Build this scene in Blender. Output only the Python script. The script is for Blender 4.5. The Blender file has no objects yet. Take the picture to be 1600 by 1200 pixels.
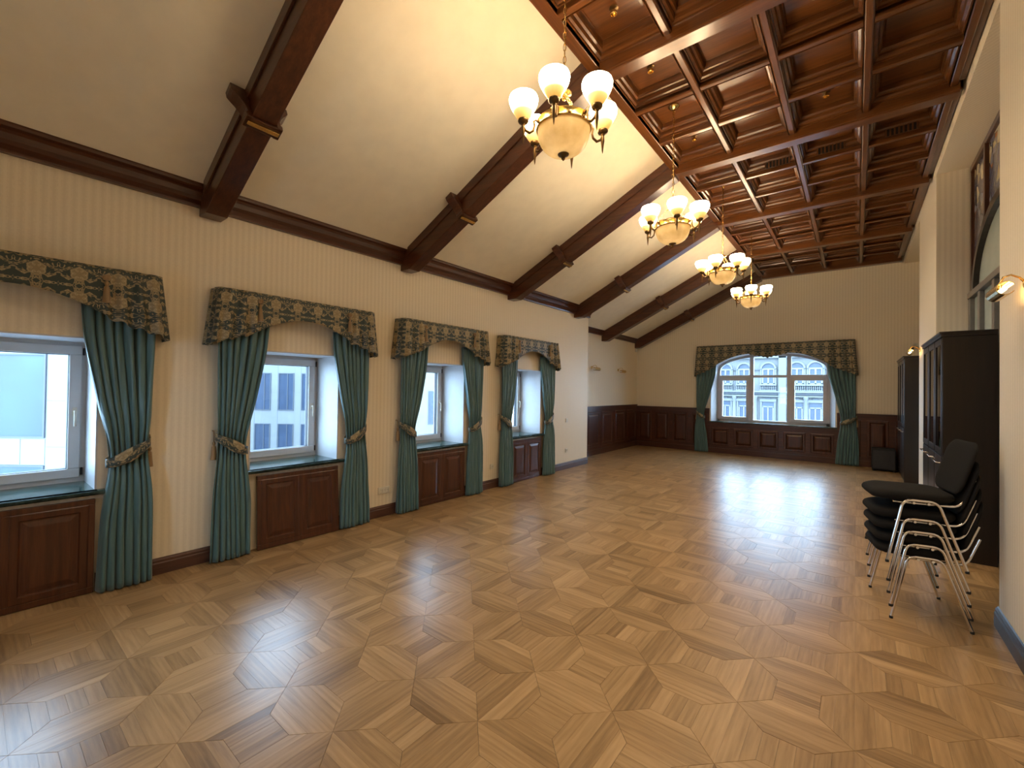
import bpy, bmesh, math, random
from mathutils import Vector, Matrix
random.seed(7)
R = math.radians
PI = math.pi
SC = bpy.context.scene
COL = SC.collection

# ------------------------------------------------------------------ camera, world, exposure
CAM_H = 1.6
YAW, PITCH, ROLL = R(38.4685), R(0.645), R(0.80)
FPX = 677.19
cam_d = bpy.data.cameras.new('camera')
cam_d.sensor_width = 36.0
cam_d.lens = FPX / 1600 * 36
cam_d.clip_start = 0.02
cam_d.clip_end = 400
cam = bpy.data.objects.new('camera', cam_d)
COL.objects.link(cam)
fwd = Vector((-math.sin(YAW) * math.cos(PITCH), math.cos(YAW) * math.cos(PITCH), math.sin(PITCH)))
r0 = Vector((math.cos(YAW), math.sin(YAW), 0))
u0 = r0.cross(fwd)
rgt = r0 * math.cos(ROLL) + u0 * math.sin(ROLL)
upv = -r0 * math.sin(ROLL) + u0 * math.cos(ROLL)
M = Matrix((rgt, upv, -fwd)).transposed().to_4x4()
M.translation = Vector((0, 0, CAM_H))
cam.matrix_world = M
SC.camera = cam

world = bpy.data.worlds.new('overcast_sky')
SC.world = world
world.use_nodes = True
SKY_STRENGTH = 9.5
wb = world.node_tree.nodes['Background']
wb.inputs['Color'].default_value = (0.47, 0.71, 1.0, 1)
wb.inputs['Strength'].default_value = SKY_STRENGTH

vs = SC.view_settings
vs.view_transform = 'Standard'
vs.look = 'None'
vs.gamma = 1.0
vs.use_curve_mapping = False
vs.exposure = 1.2

LAMP_STRENGTH = 14.0
LAMP_COLOR = (1.0, 0.83, 0.59)

def portal(name, loc, rot, sx, sy):
    l = bpy.data.lights.new(name, 'AREA')
    l.shape = 'RECTANGLE'
    l.size = sx
    l.size_y = sy
    l.cycles.is_portal = True
    o = bpy.data.objects.new(name, l)
    COL.objects.link(o)
    o.location = loc
    o.rotation_euler = rot
    return o

# ------------------------------------------------------------------ room measures
XL = -4.60          # left wall face
XLR = -5.07         # left wall face in the far recess
XR = 0.78           # right wall face
XRB = 1.07          # back of right-hand recesses
YB = -0.95          # wall behind the camera, one empty bay before the first chandelier
YF = 12.30          # far wall face
Y_STEP = 8.45       # left wall steps back here
WIN_C = [0.18, 2.17, 4.18, 6.19]
WIN_ALL = WIN_C
WIN_HW = 0.46
SILL_Z, HEAD_Z = 0.775, 1.95
def slope_z(x): return 3.372 + 0.49 * (x + 4.449)
RAFT_Y = [1.35 + 2.185 * k for k in range(6)]
RAFT_Y[5] = 12.195

for i, c in enumerate(WIN_ALL):
    portal('portal_window', (-5.22, c, 1.36), (0, R(-90), 0), 1.2, 0.94)
FILL_WIN = (-3.20, -2.60, 0.95, 1.95)  # unseen opening added in the back wall to let in extra daylight
portal('portal_window', (-2.9, YB - 0.28, 1.45), (R(90), 0, 0), 0.6, 1.0)
portal('portal_window', (-1.7, 12.82, 1.7), (R(-90), 0, 0), 2.7, 1.9)

# ------------------------------------------------------------------ materials
def new_mat(name):
    m = bpy.data.materials.new(name)
    m.use_nodes = True
    nt = m.node_tree
    b = nt.nodes['Principled BSDF']
    return m, nt, b
def N(nt, t, **kw):
    n = nt.nodes.new(t)
    for k, v in kw.items():
        setattr(n, k, v)
    return n
def link(nt, a, b): nt.links.new(a, b)
def math_node(nt, op, a, b=None, c=None):
    n = N(nt, 'ShaderNodeMath', operation=op)
    for i, v in enumerate((a, b, c)):
        if v is None: continue
        if isinstance(v, (int, float)): n.inputs[i].default_value = v
        else: link(nt, v, n.inputs[i])
    return n.outputs[0]
def ramp(nt, fac, stops, interp='LINEAR'):
    r = N(nt, 'ShaderNodeValToRGB')
    r.color_ramp.interpolation = interp
    el = r.color_ramp.elements
    while len(el) < len(stops): el.new(0.5)
    for e, (p, c) in zip(el, stops):
        e.position = p
        e.color = (*c, 1)
    link(nt, fac, r.inputs['Fac'])
    return r.outputs['Color']
def noise(nt, vec, scale, detail=3, rough=0.5):
    n = N(nt, 'ShaderNodeTexNoise')
    n.inputs['Scale'].default_value = scale
    n.inputs['Detail'].default_value = detail
    n.inputs['Roughness'].default_value = rough
    if vec is not None: link(nt, vec, n.inputs['Vector'])
    return n.outputs['Fac']
def mapping(nt, vec, scale=(1, 1, 1), loc=(0, 0, 0)):
    n = N(nt, 'ShaderNodeMapping')
    n.inputs['Scale'].default_value = scale
    n.inputs['Location'].default_value = loc
    link(nt, vec, n.inputs['Vector'])
    return n.outputs[0]
def bump(nt, b, h, strength=0.2, dist=0.01):
    n = N(nt, 'ShaderNodeBump')
    n.inputs['Strength'].default_value = strength
    n.inputs['Distance'].default_value = dist
    link(nt, h, n.inputs['Height'])
    link(nt, n.outputs[0], b.inputs['Normal'])
def pos(nt): return N(nt, 'ShaderNodeNewGeometry').outputs['Position']
def objco(nt): return N(nt, 'ShaderNodeTexCoord').outputs['Object']

def plain(name, col, rough=0.5, metal=0.0, var=0.08, scale=20, spec=0.5, coat=0.0):
    m, nt, b = new_mat(name)
    f = noise(nt, objco(nt), scale)
    lo = tuple(max(0, c * (1 - var)) for c in col)
    hi = tuple(min(1, c * (1 + var)) for c in col)
    link(nt, ramp(nt, f, [(0.3, lo), (0.7, hi)]), b.inputs['Base Color'])
    b.inputs['Roughness'].default_value = rough
    b.inputs['Metallic'].default_value = metal
    b.inputs['Specular IOR Level'].default_value = spec
    b.inputs['Coat Weight'].default_value = coat
    return m

def wallpaper(name, base, dark):
    m, nt, b = new_mat(name)
    sep = N(nt, 'ShaderNodeSeparateXYZ')
    link(nt, pos(nt), sep.inputs[0])
    s = math_node(nt, 'ADD', sep.outputs[0], sep.outputs[1])
    w = math_node(nt, 'SINE', math_node(nt, 'MULTIPLY', s, 2 * PI / 0.052))
    w2 = math_node(nt, 'SINE', math_node(nt, 'MULTIPLY', s, 2 * PI / 0.0173))
    t = math_node(nt, 'ADD', math_node(nt, 'MULTIPLY', w, 0.35), math_node(nt, 'MULTIPLY', w2, 0.12))
    t = math_node(nt, 'ADD', t, noise(nt, pos(nt), 60, 2))
    link(nt, ramp(nt, t, [(0.25, dark), (0.75, base)]), b.inputs['Base Color'])
    b.inputs['Roughness'].default_value = 0.55
    bump(nt, b, t, 0.05, 0.002)
    return m
MAT = {}
MAT['wall'] = wallpaper('wallpaper_cream_stripe', (0.84, 0.745, 0.58), (0.77, 0.675, 0.515))
MAT['slope'] = plain('plaster_cream', (0.86, 0.80, 0.66), 0.7, var=0.03, scale=6)
MAT['reveal'] = plain('reveal_white_paint', (0.62, 0.62, 0.63), 0.5, var=0.02)

def wood(name, axis, dark, mid, light, rough=0.28, coat=0.25):
    m, nt, b = new_mat(name)
    sc = [26, 26, 26]
    sc[axis] = 1.6
    v = mapping(nt, pos(nt), tuple(sc))
    f = noise(nt, v, 1.0, 4, 0.6)
    f2 = noise(nt, mapping(nt, pos(nt), tuple(x * 5 for x in sc)), 1.0, 2, 0.6)
    t = math_node(nt, 'ADD', math_node(nt, 'MULTIPLY', f, 0.75), math_node(nt, 'MULTIPLY', f2, 0.25))
    link(nt, ramp(nt, t, [(0.32, dark), (0.5, mid), (0.7, light)]), b.inputs['Base Color'])
    b.inputs['Roughness'].default_value = rough
    b.inputs['Coat Weight'].default_value = coat
    b.inputs['Coat Roughness'].default_value = 0.15
    bump(nt, b, t, 0.06, 0.002)
    return m
WD = ((0.042, 0.0115, 0.0045), (0.07, 0.0195, 0.007), (0.11, 0.033, 0.012))
CD = ((0.070, 0.023, 0.006), (0.120, 0.041, 0.010), (0.18, 0.066, 0.018))
for ax, nm in enumerate('xyz'):
    MAT['wood_' + nm] = wood('mahogany_grain_' + nm, ax, *WD)
    MAT['ceil_' + nm] = wood('stained_ceiling_wood_' + nm, ax, *CD)
MAT['cabinet'] = wood('wenge_veneer', 2, (0.010, 0.005, 0.0035), (0.015, 0.0075, 0.005), (0.022, 0.011, 0.007), 0.3, 0.2)

def parquet_mat():
    m, nt, b = new_mat('oak_parquet')
    at = N(nt, 'ShaderNodeAttribute', attribute_name='grain')
    tn = N(nt, 'ShaderNodeAttribute', attribute_name='tone')
    v = mapping(nt, at.outputs['Vector'], (3.2, 42, 1))
    f = noise(nt, v, 1.0, 5, 0.62)
    wv = N(nt, 'ShaderNodeTexWave', wave_type='BANDS', bands_direction='Y')
    wv.inputs['Scale'].default_value = 0.5
    wv.inputs['Distortion'].default_value = 7.0
    wv.inputs['Detail'].default_value = 2.0
    wv.inputs['Detail Scale'].default_value = 0.8
    link(nt, mapping(nt, at.outputs['Vector'], (2.4, 22, 1)), wv.inputs['Vector'])
    t = math_node(nt, 'ADD', math_node(nt, 'MULTIPLY', f, 0.68), math_node(nt, 'MULTIPLY', wv.outputs['Fac'], 0.07))
    t = math_node(nt, 'ADD', t, math_node(nt, 'MULTIPLY', math_node(nt, 'SUBTRACT', tn.outputs['Fac'], 0.5), 0.42))
    link(nt, ramp(nt, t, [(0.12, (0.195, 0.112, 0.046)), (0.40, (0.355, 0.218, 0.098)), (0.72, (0.50, 0.325, 0.160))]), b.inputs['Base Color'])
    b.inputs['Roughness'].default_value = 0.31
    b.inputs['Specular IOR Level'].default_value = 0.36
    big = noise(nt, mapping(nt, at.outputs['Vector'], (5, 16, 1)), 1.0, 2)
    h = math_node(nt, 'ADD', math_node(nt, 'MULTIPLY', f, 0.4), big)
    bump(nt, b, h, 0.16, 0.006)
    return m
MAT['parquet'] = parquet_mat()
MAT['subfloor'] = plain('parquet_joint_filler', (0.09, 0.045, 0.018), 0.7)

def damask():
    m, nt, b = new_mat('damask_green_gold')
    at = N(nt, 'ShaderNodeAttribute', attribute_name='grain')
    sep = N(nt, 'ShaderNodeSeparateXYZ')
    link(nt, at.outputs['Vector'], sep.inputs[0])
    u = math_node(nt, 'PINGPONG', sep.outputs[0], 0.105)
    row = math_node(nt, 'FLOOR', math_node(nt, 'DIVIDE', sep.outputs[1], 0.24))
    vv = math_node(nt, 'FLOORED_MODULO', sep.outputs[1], 0.24)
    def comb(a, c, d=0.0):
        n = N(nt, 'ShaderNodeCombineXYZ')
        link(nt, a, n.inputs[0]); link(nt, c, n.inputs[1]); n.inputs[2].default_value = d
        return n.outputs[0]
    v2 = math_node(nt, 'PINGPONG', sep.outputs[1], 0.17)
    uv = comb(u, v2, 0.37)
    # scrollwork: mirrored, strongly domain-warped noise; blossoms: petalled discs on a staggered lattice
    wn = N(nt, 'ShaderNodeTexNoise')
    wn.inputs['Scale'].default_value = 16
    wn.inputs['Detail'].default_value = 1.0
    wn.inputs['Distortion'].default_value = 1.6
    link(nt, uv, wn.inputs['Vector'])
    scroll = math_node(nt, 'ABSOLUTE', math_node(nt, 'SUBTRACT', wn.outputs['Fac'], 0.5))
    lines = math_node(nt, 'SUBTRACT', 0.60, math_node(nt, 'MULTIPLY', scroll, 4.2))
    fu = math_node(nt, 'SUBTRACT', math_node(nt, 'PINGPONG', math_node(nt, 'ADD', sep.outputs[0], 0.105), 0.21), 0.105)
    fv = math_node(nt, 'SUBTRACT', v2, 0.085)
    rad = math_node(nt, 'SQRT', math_node(nt, 'ADD', math_node(nt, 'MULTIPLY', fu, fu), math_node(nt, 'MULTIPLY', fv, fv)))
    ang = math_node(nt, 'ARCTAN2', fv, fu)
    pet = math_node(nt, 'ADD', 0.038, math_node(nt, 'MULTIPLY', math_node(nt, 'ABSOLUTE', math_node(nt, 'SINE', math_node(nt, 'MULTIPLY', ang, 3.0))), 0.018))
    disc = math_node(nt, 'MULTIPLY', math_node(nt, 'SUBTRACT', pet, rad), 9.0)
    inner = math_node(nt, 'MULTIPLY', math_node(nt, 'SINE', math_node(nt, 'MULTIPLY', rad, 210.0)), 0.10)
    flower = math_node(nt, 'ADD', math_node(nt, 'ADD', disc, 0.5), inner)
    t = math_node(nt, 'MAXIMUM', lines, flower)
    fine = noise(nt, uv, 90, 1)
    t = math_node(nt, 'ADD', t, math_node(nt, 'MULTIPLY', math_node(nt, 'SUBTRACT', fine, 0.5), 0.25))
    green, gold, lightg = (0.026, 0.044, 0.040), (0.28, 0.22, 0.12), (0.50, 0.42, 0.27)
    link(nt, ramp(nt, t, [(0.43, green), (0.47, gold), (0.57, gold), (0.61, lightg), (0.68, gold)]), b.inputs['Base Color'])
    b.inputs['Roughness'].default_value = 0.5
    b.inputs['Sheen Weight'].default_value = 0.15
    bump(nt, b, t, 0.15, 0.003)
    return m
MAT['damask'] = damask()

def cloth(name, col):
    m, nt, b = new_mat(name)
    f = noise(nt, mapping(nt, objco(nt), (60, 60, 3)), 1.0, 2)
    link(nt, ramp(nt, f, [(0.3, tuple(c * 0.86 for c in col)), (0.7, tuple(c * 1.12 for c in col))]), b.inputs['Base Color'])
    b.inputs['Roughness'].default_value = 0.42
    b.inputs['Sheen Weight'].default_value = 0.35
    b.inputs['Sheen Roughness'].default_value = 0.4
    return m
MAT['curtain'] = cloth('teal_satin', (0.085, 0.165, 0.170))
MAT['tassel'] = cloth('gold_fringe', (0.27, 0.17, 0.075))
MAT['pvc'] = plain('white_pvc', (0.66, 0.66, 0.66), 0.35, var=0.02)
MAT['pvc_far'] = plain('grey_white_pvc', (0.55, 0.53, 0.55), 0.35, var=0.02)
MAT['gasket'] = plain('rubber_gasket', (0.03, 0.03, 0.035), 0.6)
MAT['brass'] = plain('polished_brass', (0.72, 0.50, 0.20), 0.22, 1.0)
MAT['bronze'] = plain('aged_bronze', (0.16, 0.10, 0.045), 0.35, 0.9)
MAT['chrome'] = plain('chrome_tube', (0.78, 0.76, 0.74), 0.12, 1.0, var=0.02)
MAT['fabric'] = plain('black_wool_upholstery', (0.011, 0.0095, 0.008), 0.9, var=0.3, scale=250, spec=0.2)
MAT['black'] = plain('black_plastic', (0.006, 0.006, 0.006), 0.6)
MAT['white_plastic'] = plain('ivory_plastic', (0.72, 0.68, 0.58), 0.4)
MAT['grey_metal'] = plain('grey_painted_profile', (0.17, 0.155, 0.14), 0.4)
MAT['dark_wood_trim'] = wood('dark_baseboard_lacquer', 1, (0.05, 0.022, 0.014), (0.085, 0.034, 0.020), (0.12, 0.05, 0.028), 0.5, 0.0)
MAT['plinth'] = wood('black_stained_baseboard', 1, (0.008, 0.007, 0.009), (0.013, 0.011, 0.013), (0.02, 0.016, 0.018), 0.35, 0.0)

def marble():
    m, nt, b = new_mat('dark_green_marble')
    f = noise(nt, objco(nt), 9, 6, 0.65)
    link(nt, ramp(nt, f, [(0.3, (0.015, 0.03, 0.026)), (0.55, (0.045, 0.085, 0.075)), (0.68, (0.12, 0.17, 0.155))]), b.inputs['Base Color'])
    b.inputs['Roughness'].default_value = 0.16
    return m
MAT['marble'] = marble()

def pane_mat(name, tint=(1, 1, 1), refl=0.10, rough=0.02):
    m, nt, b = new_mat(name)
    nt.nodes.remove(b)
    out = nt.nodes['Material Output']
    tr = N(nt, 'ShaderNodeBsdfTransparent')
    tr.inputs['Color'].default_value = (*tint, 1)
    gl = N(nt, 'ShaderNodeBsdfGlossy')
    gl.inputs['Roughness'].default_value = rough
    fr = N(nt, 'ShaderNodeFresnel')
    fr.inputs['IOR'].default_value = 1.45
    mx = N(nt, 'ShaderNodeMixShader')
    link(nt, math_node(nt, 'MULTIPLY', fr.outputs[0], refl * 10), mx.inputs[0])
    link(nt, tr.outputs[0], mx.inputs[1])
    link(nt, gl.outputs[0], mx.inputs[2])
    link(nt, mx.outputs[0], out.inputs['Surface'])
    return m
MAT['pane'] = pane_mat('clear_window_glass', (0.96, 0.98, 0.98), 0.05)
MAT['cab_glass'] = pane_mat('smoked_cabinet_glass', (0.35, 0.37, 0.40), 0.12)
MAT['dark_pane'] = plain('dark_blue_facade_glass', (0.022, 0.034, 0.06), 0.35, var=0.15, scale=1.5)
MAT['dark_pane2'] = plain('blue_facade_glass', (0.014, 0.034, 0.085), 0.5, var=0.25, scale=0.8)

def frosted():
    m, nt, b = new_mat('frosted_glass')
    b.inputs['Base Color'].default_value = (0.52, 0.60, 0.55, 1)
    f = noise(nt, objco(nt), 3)
    link(nt, ramp(nt, f, [(0.3, (0.46, 0.54, 0.49)), (0.7, (0.56, 0.63, 0.58))]), b.inputs['Base Color'])
    b.inputs['Roughness'].default_value = 0.25
    return m
MAT['frosted'] = frosted()

def stained():
    m, nt, b = new_mat('stained_glass')
    v = N(nt, 'ShaderNodeTexVoronoi')
    v.inputs['Scale'].default_value = 9
    link(nt, mapping(nt, pos(nt), (1, 1, 0.8)), v.inputs['Vector'])
    s = N(nt, 'ShaderNodeSeparateColor')
    link(nt, v.outputs['Color'], s.inputs[0])
    sz = N(nt, 'ShaderNodeSeparateXYZ')
    link(nt, pos(nt), sz.inputs[0])
    zt = math_node(nt, 'MULTIPLY', math_node(nt, 'SUBTRACT', sz.outputs[2], 3.75), 0.55)
    t = math_node(nt, 'ADD', s.outputs[0], zt)
    c = ramp(nt, t, [(0.0, (0.10, 0.11, 0.18)), (0.25, (0.20, 0.20, 0.27)), (0.45, (0.13, 0.15, 0.26)), (0.62, (0.26, 0.22, 0.20)), (0.72, (0.45, 0.20, 0.07)), (0.76, (0.24, 0.25, 0.30)), (0.92, (0.52, 0.44, 0.24)), (1.0, (0.66, 0.58, 0.38))], 'CONSTANT')
    ve = N(nt, 'ShaderNodeTexVoronoi', feature='DISTANCE_TO_EDGE')
    ve.inputs['Scale'].default_value = 9
    link(nt, mapping(nt, pos(nt), (1, 1, 0.8)), ve.inputs['Vector'])
    lead = math_node(nt, 'LESS_THAN', ve.outputs['Distance'], 0.025)
    mx = N(nt, 'ShaderNodeMix', data_type='RGBA')
    link(nt, lead, mx.inputs['Factor'])
    link(nt, c, mx.inputs['A'])
    mx.inputs['B'].default_value = (0.06, 0.055, 0.05, 1)
    link(nt, mx.outputs['Result'], b.inputs['Base Color'])
    b.inputs['Roughness'].default_value = 0.15
    return m
MAT['stained'] = stained()

def shade_mat():
    m, nt, b = new_mat('opal_glass_shade_lit')
    sep = N(nt, 'ShaderNodeSeparateXYZ')
    link(nt, objco(nt), sep.inputs[0])
    t = math_node(nt, 'DIVIDE', sep.outputs[2], 0.16)
    col = ramp(nt, t, [(0.10, (1.0, 0.52, 0.10)), (0.45, (1.0, 0.68, 0.28)), (0.70, LAMP_COLOR)])
    st = ramp(nt, t, [(0.02, (0.020, 0, 0)), (0.30, (0.04, 0, 0)), (0.50, (0.60, 0, 0)), (0.75, (1, 0, 0))])
    s2 = N(nt, 'ShaderNodeSeparateColor')
    link(nt, st, s2.inputs[0])
    b.inputs['Base Color'].default_value = (0.8, 0.6, 0.3, 1)
    b.inputs['Roughness'].default_value = 0.3
    link(nt, col, b.inputs['Emission Color'])
    link(nt, math_node(nt, 'MULTIPLY', s2.outputs[0], LAMP_STRENGTH), b.inputs['Emission Strength'])
    return m
MAT['shade'] = shade_mat()
def bowl_mat():
    m, nt, b = new_mat('alabaster_bowl')
    f = noise(nt, objco(nt), 9, 4)
    link(nt, ramp(nt, f, [(0.3, (0.60, 0.47, 0.25)), (0.7, (0.78, 0.66, 0.42))]), b.inputs['Base Color'])
    b.inputs['Roughness'].default_value = 0.22
    tl = N(nt, 'ShaderNodeBsdfTranslucent')
    link(nt, b.inputs['Base Color'].links[0].from_socket, tl.inputs['Color'])
    mx = N(nt, 'ShaderNodeMixShader')
    mx.inputs[0].default_value = 0.26
    link(nt, b.outputs[0], mx.inputs[1])
    link(nt, tl.outputs[0], mx.inputs[2])
    link(nt, mx.outputs[0], nt.nodes['Material Output'].inputs['Surface'])
    return m
MAT['bowl'] = bowl_mat()
def glow(name, col, s):
    m, nt, b = new_mat(name)
    b.inputs['Emission Color'].default_value = (*col, 1)
    b.inputs['Emission Strength'].default_value = s
    return m
MAT['bulb'] = glow('picture_light_bulb', (1.0, 0.66, 0.25), 14)

# ------------------------------------------------------------------ mesh helpers
class MB:
    def __init__(s):
        s.v, s.f, s.g, s.t = [], [], [], []
    def add(s, vs, fs):
        o = len(s.v)
        s.v += [tuple(p) for p in vs]
        s.f += [tuple(o + i for i in f) for f in fs]
        return s
    def box(s, x0, x1, y0, y1, z0, z1):
        return s.add([(x0, y0, z0), (x1, y0, z0), (x1, y1, z0), (x0, y1, z0), (x0, y0, z1), (x1, y0, z1), (x1, y1, z1), (x0, y1, z1)],
                     [(0, 3, 2, 1), (4, 5, 6, 7), (0, 1, 5, 4), (1, 2, 6, 5), (2, 3, 7, 6), (3, 0, 4, 7)])
    def prism(s, poly, axis, a0, a1):
        """poly: 2-D outline; axis 0: (y,z) along x, 1: (x,z) along y, 2: (x,y) along z"""
        def P(p, a):
            return (a, p[0], p[1]) if axis == 0 else (p[0], a, p[1]) if axis == 1 else (p[0], p[1], a)
        n = len(poly)
        return s.add([P(p, a0) for p in poly] + [P(p, a1) for p in poly],
                     [tuple(range(n - 1, -1, -1)), tuple(range(n, 2 * n))] + [(i, (i + 1) % n, n + (i + 1) % n, n + i) for i in range(n)])
    def lathe(s, prof, n=24, c=(0, 0, 0)):
        vs, fs = [], []
        for r, z in prof:
            for k in range(n):
                a = 2 * PI * k / n
                vs.append((c[0] + r * math.cos(a), c[1] + r * math.sin(a), c[2] + z))
        for j in range(len(prof) - 1):
            for k in range(n):
                k2 = (k + 1) % n
                fs.append((j * n + k, j * n + k2, (j + 1) * n + k2, (j + 1) * n + k))
        return s.add(vs, fs)
    def tube(s, pts, r, n=8, closed=False):
        P = [Vector(p) for p in pts]
        m = len(P)
        rr = r if isinstance(r, (list, tuple)) else [r] * m
        vs, fs = [], []
        ref = None
        for i in range(m):
            a = P[(i - 1) % m] if (closed or i > 0) else P[i]
            b = P[(i + 1) % m] if (closed or i < m - 1) else P[i]
            t = (b - a).normalized()
            if ref is None:
                ref = Vector((0, 0, 1)) if abs(t.z) < 0.9 else Vector((1, 0, 0))
            x = (ref - t * ref.dot(t)).normalized()
            ref = x
            y = t.cross(x)
            for k in range(n):
                q = 2 * PI * k / n
                vs.append(P[i] + (x * math.cos(q) + y * math.sin(q)) * rr[i])
        for i in range(m if closed else m - 1):
            i2 = (i + 1) % m
            for k in range(n):
                k2 = (k + 1) % n
                fs.append((i * n + k, i * n + k2, i2 * n + k2, i2 * n + k))
        if not closed:
            fs.append(tuple(range(n - 1, -1, -1)))
            fs.append(tuple((m - 1) * n + k for k in range(n)))
        return s.add(vs, fs)
    def nested(s, O, U, V, Nn, w, h, prof, cap=True, back=False):
        """nested rectangles: prof = [(inset, height)], O the corner, U, V, Nn unit vectors"""
        O, U, V, Nn = map(Vector, (O, U, V, Nn))
        vs, fs = [], []
        for d, z in prof:
            for (a, b) in ((d, d), (w - d, d), (w - d, h - d), (d, h - d)):
                vs.append(O + U * a + V * b + Nn * z)
        for j in range(len(prof) - 1):
            for k in range(4):
                k2 = (k + 1) % 4
                fs.append((j * 4 + k, j * 4 + k2, j * 4 + 4 + k2, j * 4 + 4 + k))
        if cap: fs.append(tuple(len(prof) * 4 - 4 + k for k in range(4)))
        if back: fs.append((3, 2, 1, 0))
        return s.add(vs, fs)
    def grid(s, fn, nu, nv, attr=None):
        vs, fs = [], []
        for i in range(nu + 1):
            for j in range(nv + 1):
                u, v = i / nu, j / nv
                vs.append(fn(u, v))
                if attr: s.g.append(attr(u, v))
        for i in range(nu):
            for j in range(nv):
                a = i * (nv + 1) + j
                fs.append((a, a + nv + 1, a + nv + 2, a + 1))
        return s.add(vs, fs)
    def mesh(s, name, smooth=False):
        me = bpy.data.meshes.new(name)
        me.from_pydata(s.v, [], s.f)
        if s.g:
            g = s.g + [(0.0, 0.0, 0.0)] * (len(s.v) - len(s.g))
            at = me.attributes.new('grain', 'FLOAT_VECTOR', 'POINT')
            at.data.foreach_set('vector', [c for p in g for c in p])
        if s.t:
            at = me.attributes.new('tone', 'FLOAT', 'POINT')
            at.data.foreach_set('value', s.t)
        bm = bmesh.new()
        bm.from_mesh(me)
        bmesh.ops.recalc_face_normals(bm, faces=bm.faces)
        bm.to_mesh(me)
        bm.free()
        if smooth:
            me.polygons.foreach_set('use_smooth', [True] * len(me.polygons))
        me.update()
        return me
    def build(s, name, mat, parent=None, smooth=False, bevel=0, solid=0, loc=None, angle=None):
        me = s.mesh(name, smooth)
        me.materials.append(MAT[mat])
        o = bpy.data.objects.new(name, me)
        COL.objects.link(o)
        if parent: o.parent = parent
        if loc: o.location = loc
        if solid:
            md = o.modifiers.new('thickness', 'SOLIDIFY')
            md.thickness = solid
            md.offset = 0
        if bevel:
            md = o.modifiers.new('edge', 'BEVEL')
            md.width = bevel
            md.segments = 2
            md.limit_method = 'ANGLE'
        if smooth and angle:
            me.set_sharp_from_angle(angle=R(angle))
        return o

def inst(me, name, parent, loc=(0, 0, 0), rotz=0):
    o = bpy.data.objects.new(name, me)
    COL.objects.link(o)
    o.parent = parent
    o.location = loc
    o.rotation_euler = (0, 0, rotz)
    return o
def tag(o, label=None, cat=None, group=None, kind=None):
    if label: o['label'] = label
    if cat: o['category'] = cat
    if group: o['group'] = group
    if kind: o['kind'] = kind
    return o
def empty(name, loc=(0, 0, 0), rz=0):
    o = bpy.data.objects.new(name, None)
    o.empty_display_size = 0.1
    COL.objects.link(o)
    o.location = loc
    o.rotation_euler = (0, 0, rz)
    return o
def copy_tree(o, parent=None):
    c = o.copy()
    COL.objects.link(c)
    c.parent = parent
    for ch in list(o.children):
        copy_tree(ch, c)
    return c
def S(o, label, cat): return tag(o, label, cat, kind='structure')
def arc(cx, cy, r, a0, a1, n):
    return [(cx + r * math.cos(R(a0 + (a1 - a0) * i / n)), cy + r * math.sin(R(a0 + (a1 - a0) * i / n))) for i in range(n + 1)]

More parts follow.
